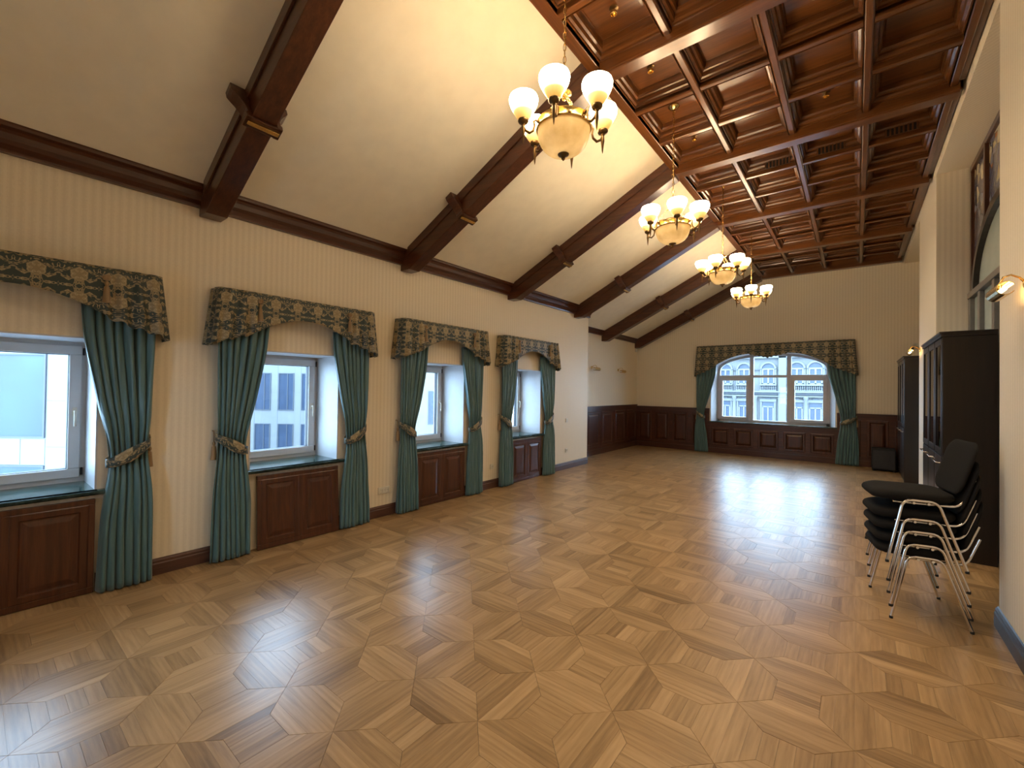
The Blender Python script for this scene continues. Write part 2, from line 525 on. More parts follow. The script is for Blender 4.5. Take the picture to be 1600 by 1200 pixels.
# ------------------------------------------------------------------ walls
def build_walls():
    m = MB()
    T = -5.27
    ys = [YB]
    for c in WIN_ALL: ys += [c - WIN_HW, c + WIN_HW]
    ys.append(Y_STEP)
    for i in range(0, len(ys), 2): m.box(T, XL, ys[i], ys[i + 1], -0.05, 3.6)
    for c in WIN_ALL:
        m.box(T, XL, c - WIN_HW, c + WIN_HW, -0.05, SILL_Z - 0.03)
        m.box(T, XL, c - WIN_HW, c + WIN_HW, HEAD_Z, 3.6)
    m.box(T - 0.25, XLR, Y_STEP, YF + 0.5, -0.05, 3.6)
    w = S(m.build('wall_left', 'wall'), 'cream striped wallpaper wall with four deep windows', 'wall')
    # white window reveals lining the openings
    for c in WIN_ALL:
        r = MB()
        t = 0.012
        r.box(-5.08, XL + 0.002, c - WIN_HW, c - WIN_HW + t, SILL_Z, HEAD_Z)
        r.box(-5.08, XL + 0.002, c + WIN_HW - t, c + WIN_HW, SILL_Z, HEAD_Z)
        r.box(-5.08, XL + 0.002, c - WIN_HW, c + WIN_HW, HEAD_Z - t, HEAD_Z)
        r.build('window_reveal', 'reveal', w)
    # far wall with arched window
    a = MB()
    x0, x1, zs = -3.03, -0.36, 2.22
    a.box(-5.5, x0, YF, YF + 0.5, -0.05, 5.2)
    a.box(x1, 1.6, YF, YF + 0.5, -0.05, 5.2)
    a.box(x0, x1, YF, YF + 0.5, -0.05, 0.80)
    cx, hw = (x0 + x1) / 2, (x1 - x0) / 2
    n = 24
    pts = [(cx + hw * math.cos(PI * i / n), zs + 0.45 * math.sin(PI * i / n) ** 0.9) for i in range(n + 1)]
    a.prism([(x0, 5.2)] + [(x1, 5.2)] + pts, 1, YF, YF + 0.5)
    wf = S(a.build('wall_far', 'wall'), 'far cream striped wall with the arched window', 'wall')
    r = MB()
    t = 0.012
    inner = [(cx + (hw - t) * math.cos(PI * i / n), zs + (0.45 - t) * math.sin(PI * i / n) ** 0.9) for i in range(n + 1)]
    out = [(x1, 0.82)] + pts + [(x0, 0.82)]
    inn = [(x1 - t, 0.82)] + inner + [(x0 + t, 0.82)]
    fx, fh = cx - 0.015, 1.235
    bk = [(fx + fh - 0.02, 0.82)] + [(fx + (fh - 0.02) * math.cos(PI * i / n), 0.82 + 1.38 + 0.38 * math.sin(PI * i / n)) for i in range(n + 1)] + [(fx - fh + 0.02, 0.82)]
    bo = [(p[0] + (0.03 if p[0] > fx else -0.03), p[1] + 0.03) for p in bk]
    vs = [(p[0], YF - 0.002, p[1]) for q in (out, inn) for p in q] + [(p[0], YF + 0.335, p[1]) for q in (bo, bk) for p in q]
    k = len(out)
    fs = []
    for i in range(k - 1):
        fs += [(i, i + 1, k + i + 1, k + i), (2 * k + i, 2 * k + i + 1, 3 * k + i + 1, 3 * k + i), (k + i, k + i + 1, 3 * k + i + 1, 3 * k + i)]
    r.add(vs, fs)
    r.build('window_reveal', 'reveal', wf)
    # right wall: piers, lintels and recess backs
    b = MB()
    b.box(XR, 1.6, YB, 4.47, -0.05, 5.2)
    b.box(XR, 1.6, 7.55, 9.40, -0.05, 5.2)
    b.box(XR, 1.6, 4.47, 7.55, 4.37, 5.2)
    b.box(XR, 1.6, 9.40, YF, 4.37, 5.2)
    b.box(XRB + 0.16, 1.6, 4.47, 7.55, -0.05, 4.37)
    b.box(XRB, 1.6, 9.40, YF, -0.05, 4.37)
    S(b.build('wall_right', 'wall'), 'right cream striped wall with two deep tall recesses', 'wall')
    d = MB()
    bx0, bx1, bz0, bz1 = FILL_WIN
    d.box(-5.5, bx0, YB - 0.3, YB, -0.05, 5.2).box(bx1, 1.6, YB - 0.3, YB, -0.05, 5.2)
    d.box(bx0, bx1, YB - 0.3, YB, -0.05, bz0).box(bx0, bx1, YB - 0.3, YB, bz1, 5.2)
    S(d.build('wall_back', 'wall'), 'cream wall behind the viewer', 'wall')
build_walls()

# ------------------------------------------------------------------ floor: oak parquet modules, one mesh per piece near the camera
def build_floor():
    base = MB().box(-5.3, 1.6, YB, YF + 0.1, -0.06, -0.0045)
    fl = S(base.build('floor', 'subfloor'), 'oak parquet floor of framed square modules', 'floor')
    PX, PY, Q = -1.42, 2.03, 0.473
    g = 0.0007
    polys = []
    def trap(cx, cy, o, i, k, gd):
        a = [(-o, -o), (o, -o), (i, -i), (-i, -i)]
        c, s_ = [(1, 0), (0, 1), (-1, 0), (0, -1)][k]
        return ([(cx + c * x - s_ * y, cy + s_ * x + c * y) for x, y in a], gd)
    h = Q / 2
    ix0, ix1 = int((-5.1 - PX) / Q) - 1, int((1.3 - PX) / Q) + 1
    iy0, iy1 = int((YB - PY) / Q) - 1, int((YF - PY) / Q) + 1
    for ix in range(ix0, ix1 + 1):
        for iy in range(iy0, iy1 + 1):
            cx, cy = PX + (ix + 0.5) * Q, PY + (iy + 0.5) * Q
            mt = random.uniform(-0.12, 0.12)
            mid, cen = 0.158, 0.100
            for k in range(4):
                polys.append((trap(cx, cy, h, mid, k, k % 2), mt))
                polys.append((trap(cx, cy, mid, cen, k, k % 2), mt))
            d = random.random() < 0.5
            for j in range(3):
                a0, a1 = -cen + j * 2 * cen / 3, -cen + (j + 1) * 2 * cen / 3
                r = [(a0, -cen), (a1, -cen), (a1, cen), (a0, cen)] if d else [(-cen, a0), (cen, a0), (cen, a1), (-cen, a1)]
                polys.append((([(cx + x, cy + y) for x, y in r], 1 if d else 0), mt))
    def clip(poly):
        def cut(P, ax, v, sg):
            out = []
            for i in range(len(P)):
                a, b = P[i], P[(i + 1) % len(P)]
                ia, ib = sg * (a[ax] - v) >= 0, sg * (b[ax] - v) >= 0
                if ia: out.append(a)
                if ia != ib:
                    t = (v - a[ax]) / (b[ax] - a[ax])
                    out.append((a[0] + t * (b[0] - a[0]), a[1] + t * (b[1] - a[1])))
            return out
        P = cut(poly, 1, YB, 1)
        if P: P = cut(P, 1, YF, -1)
        if not P: return P
        cy = sum(p[1] for p in P) / len(P)
        P = cut(P, 0, XL if cy < Y_STEP else XLR, 1)
        if P: P = cut(P, 0, XR if (cy < 4.47 or 7.55 < cy < 9.4) else XRB + 0.1, -1)
        return P
    items = []
    for (poly, gd), mt in polys:
        P = clip(poly)
        if len(P) < 3: continue
        cx, cy = sum(p[0] for p in P) / len(P), sum(p[1] for p in P) / len(P)
        ar = abs(sum(P[i][0] * P[(i + 1) % len(P)][1] - P[(i + 1) % len(P)][0] * P[i][1] for i in range(len(P)))) / 2
        if ar < 1e-5: continue
        d = Vector((cx, cy, -CAM_H))
        z = d.dot(fwd)
        vis = 0
        if z > 0.2:
            px, py = 800 + FPX * d.dot(rgt) / z, 600 - FPX * d.dot(upv) / z
            if -10 < px < 1610 and -10 < py < 1205: vis = ar / z ** 3
        items.append((vis, P, gd, mt, cx, cy))
    items.sort(key=lambda t: -t[0])
    def piece(mb, P, gd, mt, cx, cy):
        # tiny joint: shrink towards the centroid, top chamfered
        off = (random.uniform(-40, 40), random.uniform(-40, 40), random.uniform(0, 9))
        tone = min(1, max(0, 0.5 + mt + random.gauss(0, 0.20)))
        dz = random.uniform(-0.0003, 0.0003)
        n = len(P)
        def ring(s, z):
            out = []
            for p in P:
                dx, dy = cx - p[0], cy - p[1]
                L = math.hypot(dx, dy) or 1
                out.append((p[0] + dx / L * s, p[1] + dy / L * s, z))
            return out
        vs = ring(g, -0.0045) + ring(g, -0.0012 + dz) + ring(g * 2.4, dz)
        fs = [(j * n + i, j * n + (i + 1) % n, (j + 1) * n + (i + 1) % n, (j + 1) * n + i) for j in range(2) for i in range(n)]
        fs.append(tuple(2 * n + i for i in range(n)))
        mb.add(vs, fs)
        for p in vs:
            u, v = (p[0], p[1]) if gd == 0 else (p[1], p[0])
            mb.g.append((u + off[0], v + off[1], off[2]))
            mb.t.append(tone)
    rest = MB()
    for i, (vis, P, gd, mt, cx, cy) in enumerate(items):
        if i < 300:
            m = MB()
            piece(m, P, gd, mt, cx, cy)
            m.build('parquet_piece', 'parquet', fl)
        else:
            piece(rest, P, gd, mt, cx, cy)
    tag(rest.build('parquet_field', 'parquet', fl), kind='stuff')
build_floor()

# ------------------------------------------------------------------ ceilings
def build_ceiling():
    x0, x1 = -5.4, -1.86
    m = MB().prism([(x0, slope_z(x0)), (x1, slope_z(x1)), (x1, slope_z(x1) + 0.15), (x0, slope_z(x0) + 0.15)], 1, YB, YF + 0.3)
    c = S(m.build('ceiling', 'slope'), 'sloping cream plaster ceiling running up to dark coffers', 'ceiling')
    k = S(MB().box(-1.90, 1.6, YB, YF + 0.3, 4.66, 4.80).build('ceiling_coffered', 'ceil_y'), 'flat coffered ceiling of polished brown wood', 'ceiling')
    W, H = 0.564, 0.628
    prof = [(0, 0), (0, 0.045), (0.012, 0.045), (0.012, 0.062), (0.030, 0.070), (0.036, 0.088), (0.036, 0.106), (0.054, 0.112), (0.062, 0.130), (0.062, 0.178)]
    mm = MB().nested((0, 0, 0), (1, 0, 0), (0, 1, 0), (0, 0, 1), W, H, prof, cap=False).mesh('coffer_moulding')
    mm.materials.append(MAT['ceil_x'])
    mp = MB().nested((0.05, 0.05, 0.176), (1, 0, 0), (0, 1, 0), (0, 0, -1), W - 0.1, H - 0.1, [(0, 0), (0.02, 0), (0.03, 0.006), (0.05, 0.007)]).mesh('coffer_panel')
    mp.materials.append(MAT['ceil_x'])
    def beam_prof(w, z0, z1):
        e = 0.008
        return [(-w / 2, z1), (-w / 2, z0 + 0.018), (-w / 2 + e, z0 + 0.014), (-w / 2 + e, z0 + 0.006), (-w / 2 + 2 * e, z0),
                (w / 2 - 2 * e, z0), (w / 2 - e, z0 + 0.006), (w / 2 - e, z0 + 0.014), (w / 2, z0 + 0.018), (w / 2, z1)]
    bl = MB().prism(beam_prof(0.07, 0, 0.2), 1, 0, 2.025).mesh('coffer_rib')
    bl.materials.append(MAT['ceil_y'])
    bc = MB().prism(beam_prof(0.07, 0, 0.2), 0, 0, W).mesh('coffer_rib')
    bc.materials.append(MAT['ceil_x'])
    bmn = MB().prism(beam_prof(0.16, 4.40, 4.70), 0, -1.905, 0.74).mesh('ceiling_beam')
    bmn.materials.append(MAT['ceil_x'])
    ys = [1.35 + 2.185 * i for i in range(-1, 6)]
    for y in ys: inst(bmn, 'ceiling_beam', k, (0, y if y < 12.2 else 12.215, 0))
    for y in ys[:-1]:
        ya = y + 0.08
        for i in range(4):
            X = -1.80 + i * 0.634
            for j in range(3):
                Yc = ya + j * (H + 0.07)
                inst(mm, 'coffer_moulding', k, (X, Yc, 4.46))
                inst(mp, 'coffer_panel', k, (X, Yc, 4.46))
                if j < 2: inst(bc, 'coffer_rib', k, (X, Yc + H + 0.035, 4.46))
            if i < 3: inst(bl, 'coffer_rib', k, (X + W + 0.035, ya, 4.46))
        # edge boards
        for xa, xb in ((-1.90, -1.80), (0.666, 0.78)):
            e = MB().box(xa, min(xb, 0.725), ya, ya + 2.025, 4.46, 4.68)
            if xb > 0.7: e.box(0.72, xb, ya, ya + 2.025, 4.495, 4.68)
            e.build('ceiling_edge_board', 'ceil_y', k, bevel=0.008)
    return c, k
CEIL, COFF = build_ceiling()

# crown mouldings and baseboards
def profile_run(name, prof, y0, y1, mat, xbase, sgn=1):
    return MB().prism([(xbase + sgn * a, z) for a, z in prof], 1, y0, y1).build(name, mat)
CROWN = [(0, 3.17), (0.045, 3.17), (0.05, 3.185), (0.05, 3.225), (0.075, 3.25), (0.085, 3.29), (0.085, 3.315), (0.115, 3.325), (0.12, 3.345), (0.12, 3.41), (0, 3.41)]
S(profile_run('trim_1', CROWN, YB, Y_STEP, 'wood_y', XL), 'dark moulded timber cornice along the left wall', 'trim')
S(profile_run('trim_2', [(a, z - 0.19) for a, z in CROWN], Y_STEP, YF, 'wood_y', XLR), 'dark timber cornice in the far left recess', 'trim')
BB = [(0, 0), (0.022, 0), (0.022, 0.09), (0.016, 0.10), (0.016, 0.115), (0.008, 0.13), (0, 0.135)]
m = MB()
edges = [YB] + [v for c in WIN_ALL for v in (c - WIN_HW, c + WIN_HW)] + [Y_STEP]
for i in range(0, len(edges), 2):
    m.prism([(XL + a, z) for a, z in BB], 1, edges[i], edges[i + 1])
S(m.build('baseboard_left', 'dark_wood_trim'), 'dark mahogany skirting along the left wall', 'baseboard')
m = MB().prism([(XR - a, z) for a, z in BB], 1, YB, 4.49)
S(m.build('baseboard_right', 'plinth'), 'near-black glossy skirting on the near right wall', 'baseboard')
m = MB().prism([(XR - a, z) for a, z in BB], 1, 7.53, 9.42)
S(m.build('baseboard_right_pier', 'plinth'), 'dark skirting at the foot of the pier beyond the tall cabinet', 'baseboard')

# ------------------------------------------------------------------ rafters
def build_rafters():
    z0 = lambda x: slope_z(x) - 0.285
    xa = -4.43
    xe = -1.84
    prof = [(XL, slope_z(XL)), (XL, z0(xa)), (xa, z0(xa)), (xe, z0(xe)), (xe, slope_z(xe))]
    sl = math.atan(0.49)
    ca, sa = math.cos(sl), math.sin(sl)
    words = ['thick dark rafter nearest the camera, cut off by the top edge', 'dark rafter rising behind the nearest chandelier', 'dark rafter behind the second chandelier, its underside shining blue',
             'dark rafter whose foot meets the outer corner of the left wall', 'fifth dark rafter from the camera, over the far left recess', 'dark rafter lying against the far wall']
    for i, y in enumerate(RAFT_Y):
        xw = XL if y < 8.3 else XLR
        e = empty('rafter', (0, y, 0))
        tag(e, words[i], 'rafter', 'timber rafters under the sloping ceiling')
        p = list(prof)
        if xw != XL: p = [(XLR, slope_z(XLR)), (XLR, 2.84), (XLR + 0.14, 2.84)] + prof[3:]
        MB().prism(p, 1, -0.085, 0.085).build('rafter_beam', 'wood_x', e, bevel=0.006)
        # a moulded fillet on both flanks
        for s in (-1, 1):
            f = MB()
            xs, xf = xa - 0.02, xe
            f.prism([(xs, slope_z(xs) - 0.11), (xf, slope_z(xf) - 0.11), (xf, slope_z(xf)), (xs, slope_z(xs))], 1, s * 0.082, s * 0.10)
            f.build('rafter_fillet', 'wood_x', e, bevel=0.004)
        # collar: two scrolled corbels and a strap under the beam
        xc = -3.50
        T = Vector((ca, 0, sa)); Nn = Vector((-sa, 0, ca))
        O = Vector((xc, 0, z0(xc)))
        def put(poly, t0, t1):
            mb = MB()
            n = len(poly)
            vs = [O + Vector((0, a, 0)) + Nn * b + T * t for t in (t0, t1) for a, b in poly]
            mb.add(vs, [tuple(range(n - 1, -1, -1)), tuple(range(n, 2 * n))] + [(q, (q + 1) % n, n + (q + 1) % n, n + q) for q in range(n)])
            return mb
        for s in ((-1, 1) if i < 5 else (-1,)):
            out = [(0.085, -0.028), (0.125, -0.028), (0.128, 0.01), (0.115, 0.03), (0.118, 0.06), (0.135, 0.10), (0.158, 0.14), (0.185, 0.175), (0.20, 0.20), (0.20, 0.25), (0.085, 0.25)]
            put([(s * a, b) for a, b in out], -0.05, 0.05).build('corbel', 'wood_x', e, bevel=0.005)
        put([(-0.125, -0.028), (0.125, -0.028), (0.125, -0.003), (-0.125, -0.003)], -0.045, 0.045).build('strap', 'wood_y', e, bevel=0.004)
        put([(-0.11, -0.042), (0.11, -0.042), (0.11, -0.026), (-0.11, -0.026)], -0.016, 0.016).build('brass_strip', 'brass', e, bevel=0.004)
build_rafters()

# ------------------------------------------------------------------ left windows, sills, radiator covers
def pvc_window(name, c, handle_side):
    e = empty(name, (-5.09, c, SILL_Z))
    S(e, {'window_1': 'nearest white framed window, cut off by the left edge', 'window_2': 'second white framed window from the left, offices beyond', 'window_3': 'third white window with a handle, mostly hidden by curtains',
          'window_4': 'last white window on the left wall, mostly hidden by curtains'}[name], 'window')
    w, h = WIN_HW, HEAD_Z - SILL_Z
    def ring(x0, x1, y0, y1, z0, z1, t):
        return MB().box(x0, x1, y0, y1, z0, z0 + t).box(x0, x1, y0, y1, z1 - t, z1).box(x0, x1, y0, y0 + t, z0 + t, z1 - t).box(x0, x1, y1 - t, y1, z0 + t, z1 - t)
    ring(-0.06, 0.012, -w, w, 0, h, 0.045).build('frame', 'pvc', e, bevel=0.004)
    s = ring(-0.055, 0.035, -w + 0.042, w - 0.042, 0.042, h - 0.042, 0.075).build('sash', 'pvc', e, bevel=0.006)
    g = 0.115
    ring(-0.04, 0.018, -w + g, w - g, g, h - g, 0.006).build('gasket', 'gasket', s)
    MB().box(-0.022, -0.012, -w + g, w - g, g, h - g).build('pane', 'pane', s)
    yh = handle_side * (w - 0.08)
    hd = MB().box(0.035, 0.045, yh - 0.014, yh + 0.014, h / 2 - 0.035, h / 2 + 0.035)
    hd.tube([(0.04, yh, h / 2), (0.072, yh, h / 2), (0.076, yh, h / 2 - 0.02), (0.072, yh, h / 2 - 0.12)], 0.009, 8)
    hd.build('handle', 'white_plastic', s, smooth=True, angle=40)
    hg = MB()
    for z in (0.09, h - 0.09): hg.lathe([(0.001, -0.03), (0.008, -0.03), (0.008, 0.03), (0.001, 0.03)], 10, (0.03, w - 0.032, z))
    hg.build('hinge', 'gasket', s)
    return e
for i, c in enumerate(WIN_C):
    pvc_window('window_%d' % (i + 1), c, 1)
    # marble sill
    sl = MB().prism([(-5.08, SILL_Z - 0.03), (-4.545, SILL_Z - 0.03), (-4.532, SILL_Z - 0.022), (-4.528, SILL_Z - 0.012), (-4.532, SILL_Z - 0.002), (-4.545, SILL_Z + 0.004), (-5.08, SILL_Z + 0.004)], 1, c - WIN_HW, c + WIN_HW)
    sl.prism([(-4.60, SILL_Z - 0.03), (-4.545, SILL_Z - 0.03), (-4.532, SILL_Z - 0.022), (-4.528, SILL_Z - 0.012), (-4.532, SILL_Z - 0.002), (-4.545, SILL_Z + 0.004), (-4.60, SILL_Z + 0.004)], 1, c - WIN_HW - 0.055, c + WIN_HW + 0.055)
    S(sl.build('window_sill_%d' % (i + 1), 'marble'), ['dark green marble sill of the nearest window', 'dark green marble sill of the second window', 'dark green marble sill of the third window', 'dark green marble sill of the last left window'][i], 'sill')
RP = [(0, 0), (0.012, 0.006), (0.05, 0.006), (0.058, -0.004), (0.068, -0.004), (0.10, 0.006), (0.108, 0.007)]
def radiator_cover(c, label, tilt=0.0, shift=0.0):
    e = empty('radiator_cover', (-4.585 + (0.055 if tilt else 0), c + shift, 0), 0)
    e.rotation_euler = (0, -tilt, -tilt * 0.35)
    tag(e, label, 'radiator cover', 'panelled radiator covers below the left windows')
    w, h = WIN_HW - (0.045 if tilt else 0.01), SILL_Z - 0.06
    fr = MB().box(0, 0.03, -w, w, 0.004, 0.05).box(0, 0.03, -w, w, h - 0.04, h).box(0, 0.03, -w, -w + 0.035, 0.05, h - 0.04).box(0, 0.03, w - 0.035, w, 0.05, h - 0.04).box(0, 0.03, -0.02, 0.02, 0.05, h - 0.04)
    fr.build('cover_frame', 'wood_z', e, bevel=0.004)
    for y0, y1 in ((-w + 0.03, -0.012), (0.012, w - 0.03)):
        MB().nested((0.022, y0, 0.045), (0, 1, 0), (0, 0, 1), (1, 0, 0), y1 - y0, h - 0.08, [(0, -0.015)] + [(d, z + 0.004) for d, z in RP]).build('door_panel', 'wood_z', e)
    return e
for c, lb, t, sh in zip(WIN_C, ['mahogany radiator cover under the nearest window, partly cut off', 'mahogany radiator cover leaning askew under the second window', 'mahogany radiator cover under the third window', 'mahogany radiator cover under the last left window'], (0, 0.065, 0, 0), (0, 0.018, 0, 0)):
    radiator_cover(c, lb, t, sh)

# ------------------------------------------------------------------ curtains and pelmets
def smooth(t):
    t = min(1, max(0, t))
    return t * t * (3 - 2 * t)
def lerp_pts(z, pts):
    if z <= pts[0][0]: return pts[0][1]
    for i in range(len(pts) - 1):
        (za, a), (zb, b) = pts[i], pts[i + 1]
        if z <= zb:
            h = zb - za
            m0 = (b - pts[i - 1][1]) / (zb - pts[i - 1][0]) if i > 0 else (b - a) / h
            m1 = (pts[i + 2][1] - a) / (pts[i + 2][0] - za) if i + 2 < len(pts) else (b - a) / h
            t = (z - za) / h
            return a * (2 * t ** 3 - 3 * t * t + 1) + m0 * h * (t ** 3 - 2 * t * t + t) + b * (3 * t * t - 2 * t ** 3) + m1 * h * (t ** 3 - t * t)
    return pts[-1][1]
def make_tassel(mb, x, y, z, s=1.0):
    mb.lathe([(0.001, 0.02), (0.008, 0.015), (0.014, 0.0), (0.012, -0.015), (0.009, -0.022), (0.016, -0.032), (0.018, -0.06), (0.026, -0.15), (0.001, -0.15)], 10, (x, y, z))
def curtain(e_loc, rz, side, ztop, tie_z, inner, outer, label, group, seed, tall_base=0.0):
    """side -1/+1: which side of the window; local +x away from the wall, y along it; inner/outer lists of (z, |y|)"""
    rnd = random.Random(seed)
    e = empty('curtain', e_loc, rz)
    tag(e, label, 'curtain', group)
    nf = 7
    ph = rnd.uniform(0, 6)
    jit = [rnd.uniform(0.6, 1.3) for _ in range(nf * 2 + 2)]
    def fn(u, v):
        z = 0.012 + v * (ztop - 0.012)
        yi, yo = lerp_pts(z, inner), lerp_pts(z, outer)
        y = yo + (yi - yo) * u
        dt = (z - tie_z)
        gather = math.exp(-(dt / 0.16) ** 2)
        amp = 0.030 - 0.014 * gather + 0.010 * smooth((0.5 - z) / 0.5)
        w = u + 0.03 * math.sin(2 * PI * u + z * 1.3 + ph) + 0.05 * (u - 0.5) * smooth((tie_z - z) / tie_z)
        kk = w * nf
        x = 0.075 + amp * math.sin(2 * PI * kk + ph) * jit[int(kk) % len(jit)] + 0.006 * math.sin(5 * PI * kk + z * 5)
        x += 0.02 * smooth((tie_z - z) / tie_z) * math.sin(PI * u) - 0.012 * gather * abs(2 * u - 1)
        yy = y + 0.012 * math.sin(2 * PI * kk + ph + 1.2) * (1 - gather)
        return (x, side * yy, z)
    MB().grid(fn, 110, 46).build('drape', 'curtain', e, smooth=True, solid=0.004)
    # tie-back: a damask band wrapped round the drape
    yi, yo = lerp_pts(tie_z, inner), lerp_pts(tie_z, outer)
    cy, hw = (yi + yo) / 2, abs(yo - yi) / 2 + 0.016
    sg = 1 if yo > yi else -1
    def band(u, v):
        a = 2 * PI * u
        yy = cy + hw * math.cos(a)
        t = (yy - yi) / (yo - yi)
        zc = tie_z + (t - 0.5) * 0.13
        hh = 0.034 + 0.022 * math.sin(PI * min(1, max(0, 1 - t))) * (1 if math.sin(a) > 0 else 0.2)
        return (0.072 + 0.062 * math.sin(a), side * yy, zc + (v - 0.5) * 2 * hh - 0.02 * max(0, math.sin(a)))
    MB().grid(band, 36, 4, lambda u, v: (u * 0.7, v * 0.1, 0)).build('tieback', 'damask', e, smooth=True, solid=0.006)
    t = MB()
    ty = yo + (0.018 if yo > yi else -0.018)
    t.tube([(0.0, side * ty, tie_z + 0.12), (0.03, side * ty, tie_z + 0.12), (0.04, side * ty, tie_z + 0.10), (0.04, side * ty, tie_z + 0.02)], 0.006, 6)
    make_tassel(t, 0.042, side * ty, tie_z + 0.01)
    t.build('tassel', 'tassel', e, smooth=True, angle=50)
    return e
IN = [(0, 0.46), (0.5, 0.475), (1.04, 0.515), (1.5, 0.43), (1.95, 0.35), (2.2, 0.33)]
OUT = [(0, 0.80), (0.6, 0.785), (1.04, 0.75), (1.4, 0.755), (2.2, 0.77)]
NAMES = ['nearest left window', 'second left window', 'third left window', 'last left window']
GC = 'teal curtains of the left windows'
for i, c in enumerate(WIN_C):
    if i > 0:
        curtain((XL + 0.005, c, 0), 0, -1, 2.2, 1.06, IN, OUT, 'tied-back teal curtain on the near side of the ' + NAMES[i], GC, 10 + i)
    curtain((XL + 0.005, c, 0), 0, 1, 2.2, 1.06, IN, OUT, 'tied-back teal curtain on the far side of the ' + NAMES[i], GC, 20 + i)

def pelmet(loc, rz, hw, depth, ztop, zbot, pleat, label, tassels, nu, group, flare=0.05):
    e = empty('pelmet', loc, rz)
    tag(e, label, 'pelmet', group)
    L = 2 * hw + 2 * depth
    r = 0.03
    def fn(u, v):
        s = u * L
        if s < depth: x, y, nx, ny = s, -hw, 0, -1
        elif s < depth + 2 * hw: x, y, nx, ny = depth, -hw + s - depth, 1, 0
        else: x, y, nx, ny = depth - (s - depth - 2 * hw), hw, 0, 1
        # soften the corners
        for sg in (-1, 1):
            d = abs(s - (depth if sg < 0 else depth + 2 * hw))
            if d < 0.06:
                k = (1 - d / 0.06) ** 2 * 0.018
                x -= k; y -= sg * k
        zb = zbot(y) if nx else zbot(hw) - 0.01
        dn = 1 - v
        p = pleat(y) if nx else 0.6
        wv = math.sin(2 * PI * s / 0.094 + 0.8 * math.sin(s * 7))
        o = p * (0.006 + 0.020 * dn) * (abs(wv) ** 0.6) * (1 if wv > 0 else -1)
        endf = smooth((abs(y) - hw * 0.55) / (hw * 0.45))
        x += nx * o + nx * flare * 0.5 * dn * endf
        y += ny * o
        y += (1 if y > 0 else -1) * flare * dn * endf
        zz = zb + (ztop - zb) * v + p * 0.010 * dn * wv
        return (max(x, 0.002), y, zz)
    n = nu
    MB().grid(fn, n, 12, lambda u, v: (u * L - L / 2 + 0.105, fn(u, v)[2] - ztop, 0)).build('valance', 'damask', e, smooth=True, solid=0.005)
    MB().box(0, depth - 0.02, -hw + 0.02, hw - 0.02, ztop - 0.03, ztop - 0.01).build('mounting_board', 'wood_y', e)
    for y in tassels:
        t = MB()
        t.lathe([(0.001, 0.045), (0.022, 0.04), (0.028, 0.02), (0.018, 0.0), (0.001, 0.0)], 10, (depth + 0.012, y, ztop - 0.10))
        make_tassel(t, depth + 0.018, y, ztop - 0.12)
        t.build('tassel', 'tassel', e, smooth=True, angle=50)
    return e
def zb_small(y):
    a = abs(y)
    if a < 0.46: return 2.11 + 0.15 * math.cos(a / 0.46 * PI / 2) ** 0.9
    return 2.11 - 0.155 * ((a - 0.46) / 0.37) ** 0.8
for i, c in enumerate(WIN_C):
    pelmet((XL, c, 0), 0, 0.80, 0.19, 2.47, zb_small, lambda y: smooth((abs(y) - 0.44) / 0.06), 'green and gold damask pelmet over the ' + NAMES[i], (-0.46, 0.46), 190, 'damask pelmets on the left wall')
def zb_far(y):
    a = abs(y)
    if a < 0.40: return 2.44 + 0.10 * (a / 0.40) ** 0.9
    if a < 1.20: return 2.24 + 0.31 * math.cos((a - 0.40) / 0.80 * PI / 2) ** 0.8
    return 2.24 - 0.24 * ((a - 1.2) / 0.48) ** 0.8
pelmet((-1.69, YF, 0), R(-90), 1.66, 0.20, 2.80, zb_far, lambda y: max(smooth((abs(y) - 1.15) / 0.08), smooth((0.42 - abs(y)) / 0.08)), 'wide double-arched damask pelmet over the far window', (), 300, None)
INF = [(0, 1.38), (0.5, 1.42), (1.0, 1.47), (1.5, 1.33), (2.0, 1.20), (2.3, 1.17)]
OUTF = [(0, 1.71), (0.6, 1.70), (1.0, 1.66), (1.4, 1.66), (2.3, 1.66)]
curtain((-1.69, YF - 0.02, 0), R(-90), -1, 2.3, 1.0, INF, OUTF, 'teal curtain left of the far arched window', 'teal curtains of the far window', 41)
curtain((-1.69, YF - 0.02, 0), R(-90), 1, 2.3, 1.0, [(z, y - (0.05 if z < 1.5 else 0)) for z, y in INF], [(z, y + 0.03) for z, y in OUTF], 'teal curtain right of the far arched window', 'teal curtains of the far window', 42)

